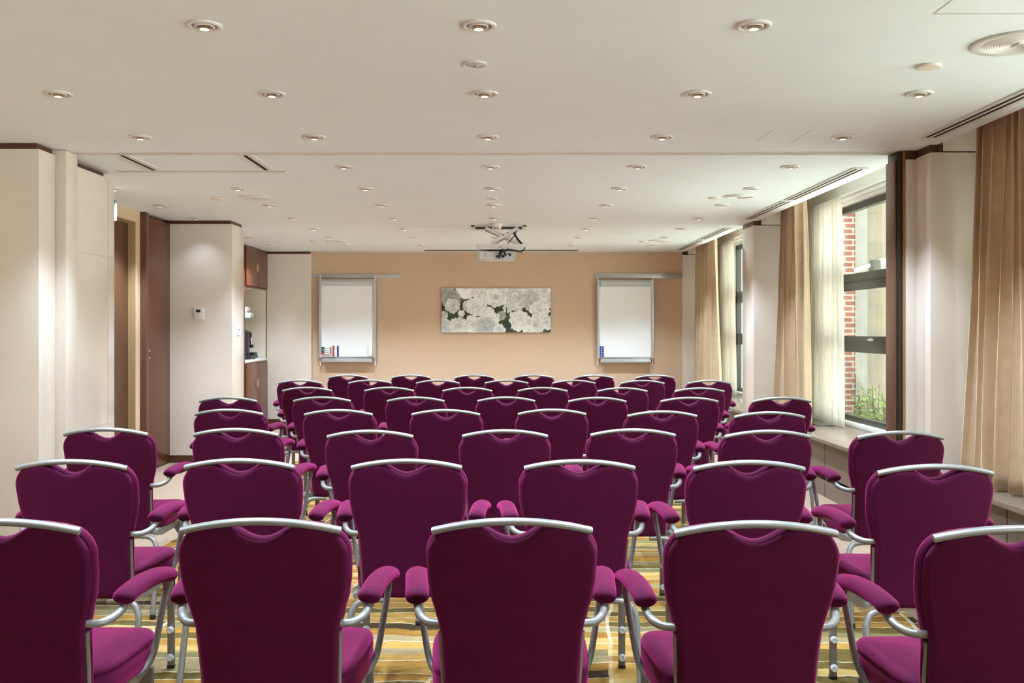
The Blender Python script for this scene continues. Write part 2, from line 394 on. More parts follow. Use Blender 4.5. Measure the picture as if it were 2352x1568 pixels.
# wood panel with flush pull, then the wood wall
t = Thing('sliding_wood_door', (-3.4, 9.2, 0), 'tall dark walnut sliding door with flush pull beside the doorway', 'door')
t.part('post', MB().box(-3.46, -3.364, 8.885, 8.96, 0, CEIL - .004, bev=.002), M['wood_v'])
t.part('door_panel', MB().box(-3.46, -3.392, 8.961, 9.598, .01, CEIL - .03, bev=.002), M['wood_h'])
h = t.part('flush_pull', MB().box(-3.393, -3.384, 9.0, 9.045, 1.075, 1.16, bev=.002), M['chrome'])
t.part('pull_recess', MB().box(-3.3845, -3.3825, 9.012, 9.033, 1.09, 1.145), M['slot'], h)
struct('wall_left_wood', MB().box(-4.2, -3.462, 8.94, 9.6, 0, CEIL).box(-4.2, -3.40, 10.03, 12.20, 0, CEIL), M['wood_h'])
struct('trim_3', MB().box(-3.47, -3.42, 12.20, 12.25, 0, 2.12), M['slot'], 'dark upright gap beside the coffee cabinet')
struct('trim_4', MB().box(-4.2, -3.385, 12.20, 12.25, 2.12, CEIL).box(-4.2, -3.46, 12.2, 12.25, 0, 2.12), M['wood_h'], 'walnut panel above the dark gap')

# ---- coffee cabinet
CX = -3.372
t = Thing('coffee_cabinet', (-3.65, 12.85, 0), 'built-in walnut coffee cabinet with cream-lined open niche at far left', 'cabinet')
y0, y1 = 12.255, 13.448
mb = MB().box(-3.98, -3.96, y0, y1, 0, CEIL - .003)
mb.box(-3.96, CX, y0, y0 + .06, 0, CEIL - .003).box(-3.96, CX, y1 - .03, y1, 0, CEIL - .003)
mb.box(-3.96, CX, y0 + .06, y1 - .03, .06, .08).box(-3.96, CX, y0 + .06, y1 - .03, .90, .915).box(-3.96, CX, y0 + .06, y1 - .03, 1.905, 1.925).box(-3.96, CX, y0 + .06, y1 - .03, CEIL - .02, CEIL - .003)
t.part('carcass', mb, M['wood_h'])
t.part('worktop', MB().box(-3.95, CX + .006, y0 + .061, y1 - .031, .915, .945, bev=.002), M['white_plastic'], label='white worktop')
mb = MB().box(-3.958, -3.95, y0 + .061, y1 - .031, .946, 1.904).box(-3.95, CX - .006, y1 - .038, y1 - .031, .946, 1.904).box(-3.95, CX - .006, y0 + .061, y0 + .068, .946, 1.904).box(-3.95, CX - .006, y0 + .068, y1 - .038, 1.898, 1.9045)
t.part('niche_lining', mb, M['niche'], label='cream lining of the open niche')
ym = (y0 + .06 + y1 - .03) / 2
for k, (za, zb) in enumerate(((.085, .897), (1.93, CEIL - .025))):
    for (ya, yb, s) in ((y0 + .063, ym - .0015, -1), (ym + .0015, y1 - .033, 1)):
        dd = t.part('door', MB().box(CX, CX + .018, ya, yb, za, zb, bev=.0015), M['wood_h'])
        zc = .62 if k == 0 else 2.19
        yy = ym + s * .035
        t.part('handle', MB().box(CX + .018, CX + .026, yy - .014, yy + .014, zc - .055, zc + .055, bev=.003), M['satin_gold'], dd)
solo('glass_shelf', MB().box(-3.945, CX - .09, y0 + .068, y1 - .04, 1.505, 1.513), plain('shelf_glass', (.35, .55, .48), .08), 'thin glass shelf across the coffee niche', 'shelf')
# cups on the shelf, coffee machine on the worktop
cup = MB().lathe([(.0, 0), (.026, 0), (.034, .02), (.041, .06), (.042, .068), (.039, .066), (.03, .02), (0, .008)], (0, 0, 0), 20)
cup.tube([(.038, 0, .055), (.062, 0, .05), (.062, 0, .022), (.034, 0, .018)], .005, 6)
cups = [(-3.50, 12.76, 0), (-3.62, 12.72, 0), (-3.50, 12.76, .0725), (-3.62, 12.72, .0725), (-3.50, 12.93, 0)]
cl = ['white cup at front of glass shelf, lower of two stacked', 'white cup behind on glass shelf, lower of two stacked', 'upper stacked white cup at front of glass shelf', 'upper stacked white cup behind on glass shelf', 'single white cup nearest the middle of the glass shelf']
first = None
for (x, y, dz), lb in zip(cups, cl):
    if first is None:
        first = link('coffee_cup', cup, M['porcelain']); o = first
    else:
        o = first.copy(); COL.objects.link(o)
    o.location = (x, y, 1.5135 + dz); tag(o, lb, 'cup', 'cups on the glass shelf')
t = Thing('coffee_machine', (-3.52, 12.95, .945), 'small black capsule coffee machine on the white niche worktop', 'coffee machine')
mx, my = -3.53, 12.90
t.part('body', MB().box(mx - .08, mx + .06, my - .10, my + .02, .985, 1.33, bev=.02), M['dark'])
t.part('base', MB().box(mx - .08, mx + .10, my - .10, my + .30, .955, 1.00, bev=.012).box(mx - .06, mx + .09, my + .12, my + .29, 1.0, 1.035, bev=.008).lathe([(.012, 0), (.012, .012)], (mx + .06, my - .06, .9455), 10, cap=True).lathe([(.012, 0), (.012, .012)], (mx + .06, my + .24, .9455), 10, cap=True).lathe([(.012, 0), (.012, .012)], (mx - .05, my + .24, .9455), 10, cap=True), M['dark'])
t.part('brew_head', MB().tube([(mx + .03, my + .03, 1.27), (mx + .035, my + .09, 1.255), (mx + .04, my + .15, 1.20), (mx + .04, my + .165, 1.15)], lambda q: .058 - .02 * q, 16), M['chrome'], label='chrome brew head')
t.part('lever', MB().tube([(mx, my + .04, 1.33), (mx, my + .10, 1.345), (mx, my + .20, 1.30)], .012, 8), M['chrome'])
t.part('spout', MB().lathe([(.028, 0), (.028, .05)], (mx + .04, my + .17, 1.10), 12, cap=True), M['dark'])

# ---- things on the second cream block
t = Thing('wall_thermostat', (PX(458, 9.6), 9.59, PZ(736, 9.6)), 'white wall thermostat with small dark display on cream wall', 'thermostat')
xc = PX(458, 9.6)
hs = t.part('housing', MB().box(xc - .052, xc + .052, 9.57, 9.5995, PZ(734, 9.6), PZ(706, 9.6), bev=.006), M['white_plastic'])
t.part('display', MB().box(xc - .024, xc + .02, 9.5685, 9.5702, PZ(717, 9.6), PZ(711, 9.6)), M['dark'], label='dark display')
yc = 2170 * 2.76 / 610
t = Thing('wall_socket', (-2.755, yc, PZ(755, yc)), 'white socket plate on narrow side of the cream block', 'socket')
t.part('plate', MB().box(-2.7598, -2.751, yc - .045, yc + .045, PZ(770, yc), PZ(745, yc), bev=.002), M['white_plastic'])
t.part('jack', MB().box(-2.7512, -2.7495, yc - .012, yc + .01, PZ(759, yc), PZ(755, yc)), M['dark'])
# exit sign
D = 7.5
t = Thing('exit_sign', (-3.2, D, 2.3), 'green-edged white exit sign hanging under the ceiling by the doorway', 'sign')
xr = PX(268.5, D)
sg = t.part('panel', MB().box(xr - .34, xr, D - .008, D + .008, PZ(507, D), PZ(459, D), bev=.003), plain('sign_face', (.34, .35, .33), .5))
zt, zb = PZ(461, D), PZ(497, D)
t.part('green_border', MB().box(xr - .33, xr - .012, D - .0095, D - .0081, zt - .01, zt).box(xr - .33, xr - .012, D - .0095, D - .0081, zb, zb + .01).box(xr - .026, xr - .012, D - .0095, D - .0081, zb, zt).box(xr - .33, xr - .1, D - .0095, D - .0081, zb, zt), M['green'], sg)
t.part('ceiling_mount', MB().box(xr - .30, xr - .02, D - .025, D + .025, CEIL - .012, CEIL - .0005, bev=.003).box(xr - .17, xr - .15, D - .006, D + .006, PZ(461, D), CEIL - .01), M['white_plastic'])

# ---------------------------------------------------------------- right side : pilasters, sill, windows
def pilaster(n, ya, yb):
    struct('wall_pillar_right_%d' % n, MB().box(PIL, 3.3, ya, yb, 0, TOP - .012, bev=.003), M['cream_gloss'])
    struct('trim_top_right_%d' % n, MB().box(PIL + .004 if n > 1 else PIL + .004, 2.62, ya + .012, yb - .012, TOP - .012, CEIL).box(2.62, 3.3, ya + .003, yb - .003, TOP - .004, 2.86, 1).box(2.592, 2.621, ya + .0005, yb - .0005, TOP - .006, CEIL), [M['brown_trim'], M['cream_gloss']])
pilaster(1, 5.635, 6.05)
pilaster(2, 9.62, 10.08)
pilaster(3, 13.45, 13.52)
struct('wall_pillar_right_0', MB().box(PIL, 3.3, 1.35, 2.1, 0, 2.86), M['cream_gloss'])
# partition end post at right
t = Thing('partition_end_post', (2.48, 5.9, 0), 'dark bronze and brown partition post beside the right cream pillar', 'post')
t.part('cream_filler', MB().box(2.481, PIL + .02, 5.826, 6.0, 0, TOP - .02, bev=.002), M['cream_gloss'], label='cream filler panel')
t.part('wood_cap', MB().box(2.478, PIL + .01, 5.83, 6.0, TOP - .019, CEIL - .002), M['brown_trim'])
t.part('bronze_channel', MB().box(2.435, 2.466, 5.84, 5.99, 0, CEIL - .003, bev=.003), M['bronze'])
t.part('brown_edge', MB().box(2.4665, 2.480, 5.832, 6.0, 0, CEIL - .003), plain('light_oak_edge', (.36, .20, .10), .4), label='light brown edge strip')
t.part('brown_seal', MB().box(2.418, 2.4345, 5.85, 5.98, 0, CEIL - .06, bev=.003), M['bronze_brown'])
# sill, sill front, slots
for k, (a, b) in enumerate(WIN_Y):
    struct('trim_sill_%d' % (k + 1), MB().box(PIL, 3.22, a + .001, b - .001, SILL - .03, SILL, bev=.003), M['sill'], 'pale window sill board')
    mb = MB().box(2.60, 2.64, a + .001, b - .001, .17, SILL - .03).box(2.60, 2.64, a + .001, b - .001, .0, .125)
    mb.box(2.665, 2.68, a + .001, b - .001, .125, .17, 1)
    y = a + .3
    while y < b - .1:
        mb.box(2.5985, 2.601, y - .002, y + .002, .0, .125, 1).box(2.5985, 2.601, y - .002, y + .002, .17, SILL - .03, 1)
        mb.box(2.61, 2.67, y - .012, y + .012, .125, .17, 0); y += .62
    struct('trim_radiator_front_%d' % (k + 1), mb, [M['wood_grey'], M['slot']], 'grey walnut radiator front with dark air slot below the sill')
    struct('wall_right_%d' % (k + 1), MB().box(3.05, 3.3, a, b, 0, SILL - .03).box(3.24, 3.3, a, b, SILL - .03, SILL + .03), M['white_paint'])
    struct('wall_lintel_%d' % (k + 1), MB().box(3.05, 3.3, a, b, 2.56, 2.86).box(3.15, 3.3, a, b, 2.505, 2.56).box(3.10, 3.15, a, b, 2.535, 2.56), M['white_paint'])
    if k in (2, 3):
        ya = 8.62 if k == 2 else 12.5
        gm = MB().box(3.0 - .14, 3.0 + .02, ya, ya + .55, SILL, SILL + .004)
        for q in range(11): gm.box(2.865 + q * .014, 2.871 + q * .014, ya + .01, ya + .54, SILL + .004, SILL + .006, 1)
        solo('sill_grille', gm, [M['bronze'], M['alu']], 'dark air grille let into the window sill beside the ' + ('nearer' if k == 2 else 'farther') + ' sheer curtain', 'grille')
def window(n, a, b):
    t = Thing('window_%d' % n, (WX, (a + b) / 2, SILL + .02), None, None, None, 'structure')
    z0, z1 = .512, 2.495; x0, x1 = WX, WX + .06
    mb = MB()
    fw = .055
    mids = [a, (a + b) / 2, b] if b - a > 4 else [a, b]
    mb.box(x0, x1, a, b, z0, z0 + .05).box(x0, x1, a, b, z1 - .055, z1).box(x0, x1, a, a + fw, z0, z1).box(x0, x1, b - fw, b, z0, z1)
    mb.box(x0, x1, a, b, 1.715, 1.865).box(x0, x1, a, b, 1.147, 1.292)
    mb.box(x0 - .012, x0, a, b, 1.79, 1.797)
    t.part('frame', mb, M['bronze'])
    # opening sash of the middle light
    sb = MB(); q = .045
    sb.box(x0 - .014, x0 + .03, a + fw - .02, b - fw + .02, 1.715, 1.775).box(x0 - .014, x0 + .03, a + fw - .02, b - fw + .02, 1.235, 1.295).box(x0 - .014, x0 + .03, a + fw - .02, a + fw + q, 1.235, 1.775).box(x0 - .014, x0 + .03, b - fw - q, b - fw + .02, 1.235, 1.775)
    s_ = t.part('sash', sb, M['bronze'])
    ym = b - 1.0
    t.part('window_handle', MB().box(x0 - .03, x0 - .0145, ym - .035, ym + .03, 1.252, 1.276, bev=.004).tube([(x0 - .03, ym, 1.264), (x0 - .045, ym, 1.264), (x0 - .047, ym - .04, 1.264), (x0 - .047, ym - .12, 1.264)], .007, 8), M['alu'], s_)
    for (za, zb) in ((.56, 1.15), (1.29, 1.72), (1.86, 2.445)):
        t.part('pane', MB().box(x0 + .024, x0 + .03, a + fw - .005, b - fw + .005, za, zb), M['glass'])
    t.part('inner_ledge', MB().box(x0 - .06, x0 + .02, a, b, SILL + .0005, .513, bev=.003), M['white_paint'], label='white ledge under the frame')
    t.part('side_jamb', MB().box(x0 - .05, x0 + .06, b - .30 + .02, b - .002, .5135, 2.504), M['white_paint']) if False else None
    return t
for n, (a, b) in enumerate(WIN_Y): window(n + 1, a + (.02 if n != 2 else .02), b - (.44 if n >= 1 else .02))
for n, (a, b) in enumerate(WIN_Y):
    if n >= 1: struct('wall_reveal_%d' % n, MB().box(3.12, 3.3, b - .44, b - .001, SILL + .0005, 2.506), M['white_paint'])

# ---------------------------------------------------------------- curtains
def curtain(name, x, ya, yb, z0, z1, pleats, amp, mat, label, cat, flare=0.12, seed=1, group=None, gather=.0):
    rnd = random.Random(seed)
    ph = [rnd.uniform(-.5, .5) for _ in range(40)]; am = [rnd.uniform(.65, 1.15) for _ in range(40)]
    def fn(u, v):
        s = u * pleats; i = int(min(s, pleats - 1e-6)); f = s - i
        w = am[i] * (1 - f) + am[i + 1] * f
        a = amp * w * (0.55 + .45 * (1 - v)) * math.sin(2 * math.pi * (s + ph[i % 40] * .12 * math.sin(math.pi * f)))
        a += amp * .25 * math.sin(4.7 * s + 3 * v + seed)
        wd = (yb - ya)
        k = v                       # v = 0 at hem, 1 at heading
        y = ya + (u - flare * .0) * wd
        c = (ya + yb) / 2
        y = c + (y - c) * (1 - (gather + flare) * k + flare * .6 * (1 - k) * 0) 
        z = z0 + (z1 - z0) * v
        yy = y + .012 * math.sin(2 * math.pi * s * 2 + 1)
        return (x + a, yy, z)
    mb = MB().grid(fn, int(pleats * 14), 26)
    c = base(mb); o = link(name, mb, mat, None, c, 80, recalc=False, loc=c)
    md = o.modifiers.new('thickness', 'SOLIDIFY'); md.thickness = .003
    return tag(o, label, cat, group)
curtain('curtain', 2.715, 4.40, 5.54, SILL + .012, 2.84, 9, .06, M['curtain'], 'tan pleated curtain nearest the camera at far right', 'curtain', .34, 3, 'tan window curtains')
curtain('curtain', 2.73, 8.52, 9.40, SILL + .012, 2.84, 7, .062, M['curtain'], 'tan pleated curtain beside the middle window, left of its sheer', 'curtain', .36, 5, 'tan window curtains')
curtain('curtain', 2.73, 12.0, 13.40, SILL + .012, 2.84, 7, .062, M['curtain'], 'tan pleated curtain farthest away, next to the back wall', 'curtain', .28, 8, 'tan window curtains')
curtain('sheer_curtain', 3.02, 8.40, 9.55, SILL + .012, 2.545, 9, .03, M['sheer'], 'white sheer curtain gathered at the middle window', 'curtain', .12, 11, 'white sheer curtains')
curtain('sheer_curtain', 3.02, 12.35, 13.40, SILL + .012, 2.545, 9, .03, M['sheer'], 'white sheer curtain gathered at the farthest window', 'curtain', .12, 13, 'white sheer curtains')
curtain('sheer_curtain', 3.02, 4.2, 5.5, SILL + .012, 2.545, 9, .03, M['sheer'], 'white sheer curtain behind the nearest tan curtain', 'curtain', .12, 17, 'white sheer curtains')
# ---------------------------------------------------------------- outside
struct('ground', MB().box(3.3, 40, -20, 40, -.6, -.3), M['ground'])
struct('wall_outside_stone', MB().box(4.99, 14, 13.0, 13.4, -.3, 7), M['limestone'])
struct('wall_outside_brick', MB().box(4.30, 4.83, 12.98, 13.4, -.3, 7), M['brick'])
struct('wall_outside_quoin', MB().box(4.83, 4.99, 12.96, 13.4, -.3, 7), M['greystone'])
t = Thing('awning_arm', (4.2, 8.6, 1.8), 'white outdoor arm with dark clamp beyond the middle window', 'awning')
D = 9.6
pa, pb, pc, pd = [(PX(x, D), D, PZ(y, D)) for x, y in ((1963, 622), (2000, 609), (2010, 606), (2110, 598))]
t.part('thin_rod', MB().tube([pa, pb], .02, 10, 0), M['white_plastic'])
t.part('clamp', MB().box(pb[0] - .01, pc[0] + .04, D - .05, D + .05, pb[2] - .06, pb[2] + .055, bev=.015), M['bronze'], label='dark clamp')
t.part('white_boom', MB().box(pc[0] + .04, pd[0] + .6, D - .045, D + .045, pc[2] - .07, pc[2] + .055, bev=.02), M['white_plastic'])
t.part('post', MB().tube([(pd[0] + .55, D, -.3), (pd[0] + .55, D, pc[2] + .1)], .04, 12, 0), M['bronze'])
rs = random.Random(4)
for k, (px, D, h, r, lb) in enumerate(((1982, 11.9, .62, .13, 'small green leafy shrub outside, leftmost below the stone wall'), (2014, 11.35, .70, .13, 'green leafy shrub outside, middle one below the stone wall'), (2044, 10.8, .64, .13, 'yellow-green leafy shrub outside, rightmost by the dark post'), (2078, 10.2, .58, .13, 'green shrub outside mostly hidden behind the partition post'))):
    x = PX(px, D)
    t = Thing('shrub', (x, D, -.3), lb, 'shrub', 'shrubs outside the middle window')
    st = MB(); lf = MB()
    for j in range(16):
        a = rs.uniform(0, 6.28); rr = r * rs.uniform(.2, 1); hh = h * rs.uniform(.55, 1.0) - .0
        p0 = Vector((x, D, -.3)); p1 = Vector((x + math.cos(a) * rr, D + math.sin(a) * rr, hh))
        pm = (p0 + p1) / 2 + Vector((0, 0, .08))
        st.tube([p0, pm, p1], .006, 5, 3)
        for q in range(26):
            tq = rs.uniform(.35, 1.0)
            c = p0.lerp(p1, tq) + Vector((rs.gauss(0, .03), rs.gauss(0, .03), rs.gauss(0, .03)))
            dv = Vector((rs.gauss(0, 1), rs.gauss(0, 1), rs.uniform(-.2, 1))).normalized() * rs.uniform(.03, .06)
            sd = dv.cross(Vector((rs.gauss(0, 1), rs.gauss(0, 1), rs.gauss(0, 1)))).normalized() * .012
            lf.add([c, c + dv * .5 + sd, c + dv, c + dv * .5 - sd], [(0, 1, 2, 3)])
    t.part('stems', st, M['stem']); t.part('foliage', lf, M['leaf'])
D = 12.4
t = Thing('wire_fence', (5.2, D, -.3), 'thin dark wire fence in front of the outside stone wall', 'fence')
fz = [PZ(906, D), PZ(925, D)]
t.part('rail', MB().tube([(PX(1955, D), D, PZ(906, D)), (PX(2160, D), D - .3, PZ(950, D))], .008, 6, 0), M['bronze'])
for px in (1992, 2042, 2100): t.part('post', MB().tube([(PX(px, D), D, -.3), (PX(px, D), D, PZ(906 + (px - 1955) * .2, D) + .02)], .01, 6, 0), M['bronze'])

# ---------------------------------------------------------------- ceiling fittings
def downlight_proto():
    t = Thing('recessed_downlight', (0, 0, CEIL), 'x', 'ceiling light', 'round recessed downlights')
    z = CEIL
    t.part('trim_ring', MB().lathe([(.064, z - .0006), (.064, z - .006), (.060, z - .009), (.050, z - .009), (.046, z - .006), (.046, z - .0006)], n=32), M['lamp_white'])
    t.part('inner_dish', MB().lathe([(.0465, z - .0012), (.030, z - .0011), (.0, z - .0015)], n=28), M['lamp_inner'])
    t.part('gimbal_ring', MB().lathe([(.036, z - .0014), (.036, z - .008), (.033, z - .010), (.029, z - .009), (.028, z - .0014)], n=28), M['lamp_white'])
    rf = t.part('bulb', MB().lathe([(.0195, z - .0016), (.0195, z - .0165), (.0175, z - .0172)], n=20), M['reflector'])
    t.part('lens', MB().lathe([(.0175, z - .017), (.009, z - .0185), (.0, z - .019)], n=20), M['bulb_glow'], rf)
    ld = bpy.data.lights.new('downlight_spot', 'SPOT'); ld.energy = LAMP_W; ld.color = LAMP_COL; ld.spot_size = math.radians(104); ld.spot_blend = .75; ld.shadow_soft_size = .02
    lo = bpy.data.objects.new('downlight_spot', ld); COL.objects.link(lo); lo.parent = t.o; lo.location = (0, 0, -.03)
    return t.o
dl = downlight_proto(); used = False
ROWS = [3.42 + .993 * k for k in range(10)]
COLX = {-3: -3.05, -2: -2.08, -1: -1.083, 0: -.09, 1: .905, 2: 1.94}
def skip(r, k):
    if k == -3: return r in (0, 1, 2, 3) or r in (6,) and False
    if (r == 0 and k == 2) or (r == 3 and k == -2) or (r == 7 and k == 0): return True
    return False
RN = ['nearest row', 'second row from camera', 'third row from camera', 'fourth row, just past the ceiling track', 'fifth row from camera', 'sixth row from camera', 'seventh row from camera', 'eighth row from camera', 'ninth row, past the projector', 'tenth row, nearest the back wall']
for r, y in enumerate(ROWS):
    cols = [k for k in (-3, -2, -1, 0, 1, 2) if not skip(r, k)]
    vis = [k for k in cols if abs(COLX[k] * F / y + VX - 1176) < 1176]
    for k in cols:
        if r == 0 and k in (-2, 2): lab = 'recessed downlight just outside the picture in nearest row, ' + ('left' if k < 0 else 'right')
        else:
            n = len(vis); i = vis.index(k)
            w = 'leftmost' if i == 0 else ('rightmost' if i == n - 1 else ORD[i] + ' from left')
            lab = 'round recessed ceiling downlight, %s in the %s' % (w, RN[r])
        o = dl if not used else copy_tree(dl); used = True
        o.location = (COLX[k], y, CEIL); o['label'] = lab
        if k == -3 and r == 6:
            for c in o.children:
                if c.type == 'LIGHT': c.data = c.data.copy(); c.data.energy = LAMP_W * .04
for r, y in enumerate((2.43,)):
    for k in (-2, -1, 0, 1, 2):
        o = copy_tree(dl); o.location = (COLX[k], y, CEIL); o['label'] = 'recessed ceiling downlight overhead, just above the top picture edge'; o['group'] = 'downlights above the picture edge'
# speakers, blanking plates, sensors
def speaker(x, y, r, lab):
    t = Thing('ceiling_speaker', (x, y, CEIL), lab, 'speaker', 'round ceiling speakers'); z = CEIL
    t.part('rim', MB().lathe([(r, z - .0008), (r, z - .008), (r - .006, z - .011), (r * .80, z - .008), (r * .80, z - .0015)], (x, y, 0), 40), M['lamp_white'])
    prof = [(r * .80, z - .007)]
    for q in range(14):
        rr = r * .80 * (1 - q / 14); prof += [(rr - .001, z - .009), (rr - r * .8 / 28, z - .007)]
    prof.append((0, z - .009))
    g = t.part('grille', MB().lathe(prof, (x, y, 0), 40), M['lamp_white'])
    t.part('badge', MB().box(x - .003, x + .003, y - .03, y + .03, z - .011, z - .009), M['lamp_inner'])
speaker(1.965, 3.63, .155, 'large round white ceiling speaker at top right corner')
speaker(-2.08, 7.90, .125, 'round ceiling speaker at left beyond the ceiling track')
speaker(1.95, 7.83, .125, 'round ceiling speaker at right beyond the ceiling track')
speaker(-2.1, 11.8, .12, 'small far ceiling speaker at left near back wall')
speaker(1.93, 11.75, .12, 'small far ceiling speaker at right near back wall')
def plate(x, y, lab):
    solo('blanking_plate', MB().lathe([(0, CEIL - .0005), (.05, CEIL - .0005), (.05, CEIL - .008), (.047, CEIL - .011), (0, CEIL - .012)], (x, y, 0), 32), M['cream_plastic'], lab, 'ceiling plate', 'round ceiling blanking plates')
plate(1.775, 3.95, 'round blank cover plate on ceiling beside the large speaker, top right')
plate(-2.41, 7.96, 'round blank ceiling plate left of the left mid-room speaker')
plate(1.765, 7.93, 'round blank ceiling plate left of the right mid-room speaker')
plate(-2.37, 11.8, 'tiny round blank ceiling plate far left near back wall')
plate(1.75, 11.85, 'tiny round blank ceiling plate far right near back wall')
def sensor(x, y, lab):
    t = Thing('motion_sensor', (x, y, CEIL), lab, 'sensor', 'round motion sensors'); z = CEIL
    t.part('rim', MB().lathe([(.05, z - .0006), (.05, z - .006), (.045, z - .008), (.041, z - .006)], (x, y, 0), 32), M['lamp_white'])
    ln = t.part('lens', MB().lathe([(.0415, z - .003), (.03, z - .007), (.012, z - .0085), (0, z - .009)], (x, y, 0), 28), M['grey_plastic'])
    t.part('sensor_dots', MB().box(x - .006, x - .002, y - .004, y, z - .0105, z - .0085).box(x + .002, x + .006, y - .004, y, z - .0105, z - .0085).box(x - .002, x + .002, y + .006, y + .01, z - .0105, z - .0085), M['dark'], ln)
sensor(-.12, 3.92, 'round flush ceiling motion sensor behind the nearest middle downlight')
sensor(-.10, 7.95, 'round flush ceiling motion sensor in mid-room above the aisle')
# smoke detector
x, y = PX(1141, 9.9), 9.9
t = Thing('smoke_detector', (x, y, CEIL), 'cream cone-shaped smoke detector on ceiling in front of projector lift', 'smoke detector')
t.part('base', MB().lathe([(.06, CEIL - .0005), (.06, CEIL - .014), (.055, CEIL - .018)], (x, y, 0), 28), M['cream_plastic'])
hd = t.part('head', MB().lathe([(.055, CEIL - .016), (.050, CEIL - .035), (.042, CEIL - .055), (.036, CEIL - .06), (0, CEIL - .062)], (x, y, 0), 28), M['cream_plastic'])
t.part('vent_slots', MB().box(x - .026, x - .006, y - .0475, y - .03, CEIL - .054, CEIL - .047).box(x + .004, x + .02, y - .0475, y - .03, CEIL - .054, CEIL - .047), M['dark'], hd)
# partition track across the ceiling with branch tracks
def track(x0, x1, y, lab):
    t = Thing('ceiling_track', ((x0 + x1) / 2, y, CEIL), lab, 'track'); z = CEIL
    t.part('rail', MB().box(x0, x1, y - .045, y - .012, z - .005, z - .0005).box(x0, x1, y + .012, y + .045, z - .005, z - .0005), M['lamp_white'])
    t.part('groove', MB().box(x0, x1, y - .012, y + .012, z - .002, z - .0008), M['beige_dark'])
track(-2.68, 2.43, 5.92, 'long aluminium partition track crossing the whole ceiling')
track(-2.7, -1.52, 6.59, 'short aluminium partition track on ceiling at left, behind the long one')
for (xa, lab) in ((-1.64, 'right one of two short dark-slotted tracks joining the long ceiling track'), (-2.42, 'left one of two short dark-slotted tracks joining the long ceiling track')):
    t = Thing('ceiling_track', (xa, 6.25, CEIL), lab, 'track'); z = CEIL
    t.part('rail', MB().box(xa - .055, xa - .016, 5.966, 6.544, z - .005, z - .0005).box(xa + .016, xa + .055, 5.966, 6.544, z - .005, z - .0005), M['lamp_white'])
    t.part('groove', MB().box(xa - .016, xa + .016, 5.966, 6.544, z - .002, z - .0008), M['slot'], label='dark slot')
# linear air diffusers near the ceiling edge
def diffuser(y0, y1, lab, x=2.44):
    t = Thing('linear_air_diffuser', (x, (y0 + y1) / 2, CEIL), lab, 'air vent', 'twin-slot air diffusers'); z = CEIL
    t.part('frame', MB().box(x - .055, x + .055, y0, y1, z - .006, z - .0006, bev=.001), M['lamp_white'])
    for s in (-.022, .018): t.part('slot', MB().box(x + s - .009, x + s + .009, y0 + .03, y1 - .03, z - .0068, z - .0061), M['slot'], label='dark slot')
diffuser(3.2, 5.43, 'long twin-slot ceiling air vent nearest the camera at right')
diffuser(6.45, 8.05, 'twin-slot ceiling air vent just past the right cream pillar')
diffuser(8.10, 9.45, 'twin-slot ceiling air vent above the second tan curtain', )
diffuser(10.3, 11.6, 'twin-slot ceiling air vent before the farthest window')
diffuser(11.65, 13.1, 'twin-slot ceiling air vent farthest away by the back wall')
# access panels: hairline joints
def hatch(x0, x1, y0, y1, lab):
    z = CEIL - .0014; w = .0016
    solo('ceiling_access_hatch', MB().box(x0, x1, y0, y0 + w * 1.5, z, CEIL - .0004).box(x0, x1, y1 - w * 1.5, y1, z, CEIL - .0004).box(x0, x0 + w, y0, y1, z, CEIL - .0004).box(x1 - w, x1, y0, y1, z, CEIL - .0004), M['lamp_inner'], lab, 'hatch')
hatch(1.50, 1.97, 3.0, 3.30, 'hairline square access hatch in ceiling at top right edge')
z = CEIL - .0012
solo('ceiling_access_hatch', MB().box(1.485, 1.4862, 5.22, 5.56, z, CEIL - .0004).box(1.70, 1.7012, 5.20, 5.60, z, CEIL - .0004), M['lamp_inner'], 'two faint hairline joints in ceiling right of centre before the track', 'hatch')
# screen slot in the ceiling by the back wall
t = Thing('projection_screen_slot', (0, 13.26, CEIL), 'long thin black projection screen slot in ceiling before back wall', 'screen slot')
xa, xb = PX(975, 13.26), PX(1327, 13.26)
t.part('slot', MB().box(xa, xb, 13.17, 13.32, CEIL - .003, CEIL - .0006), M['slot'])
t.part('lip', MB().box(xa - .03, xb + .03, 13.325, 13.345, CEIL - .004, CEIL - .0006).box(xa - .03, xb + .03, 13.145, 13.165, CEIL - .004, CEIL - .0006), M['lamp_white'])

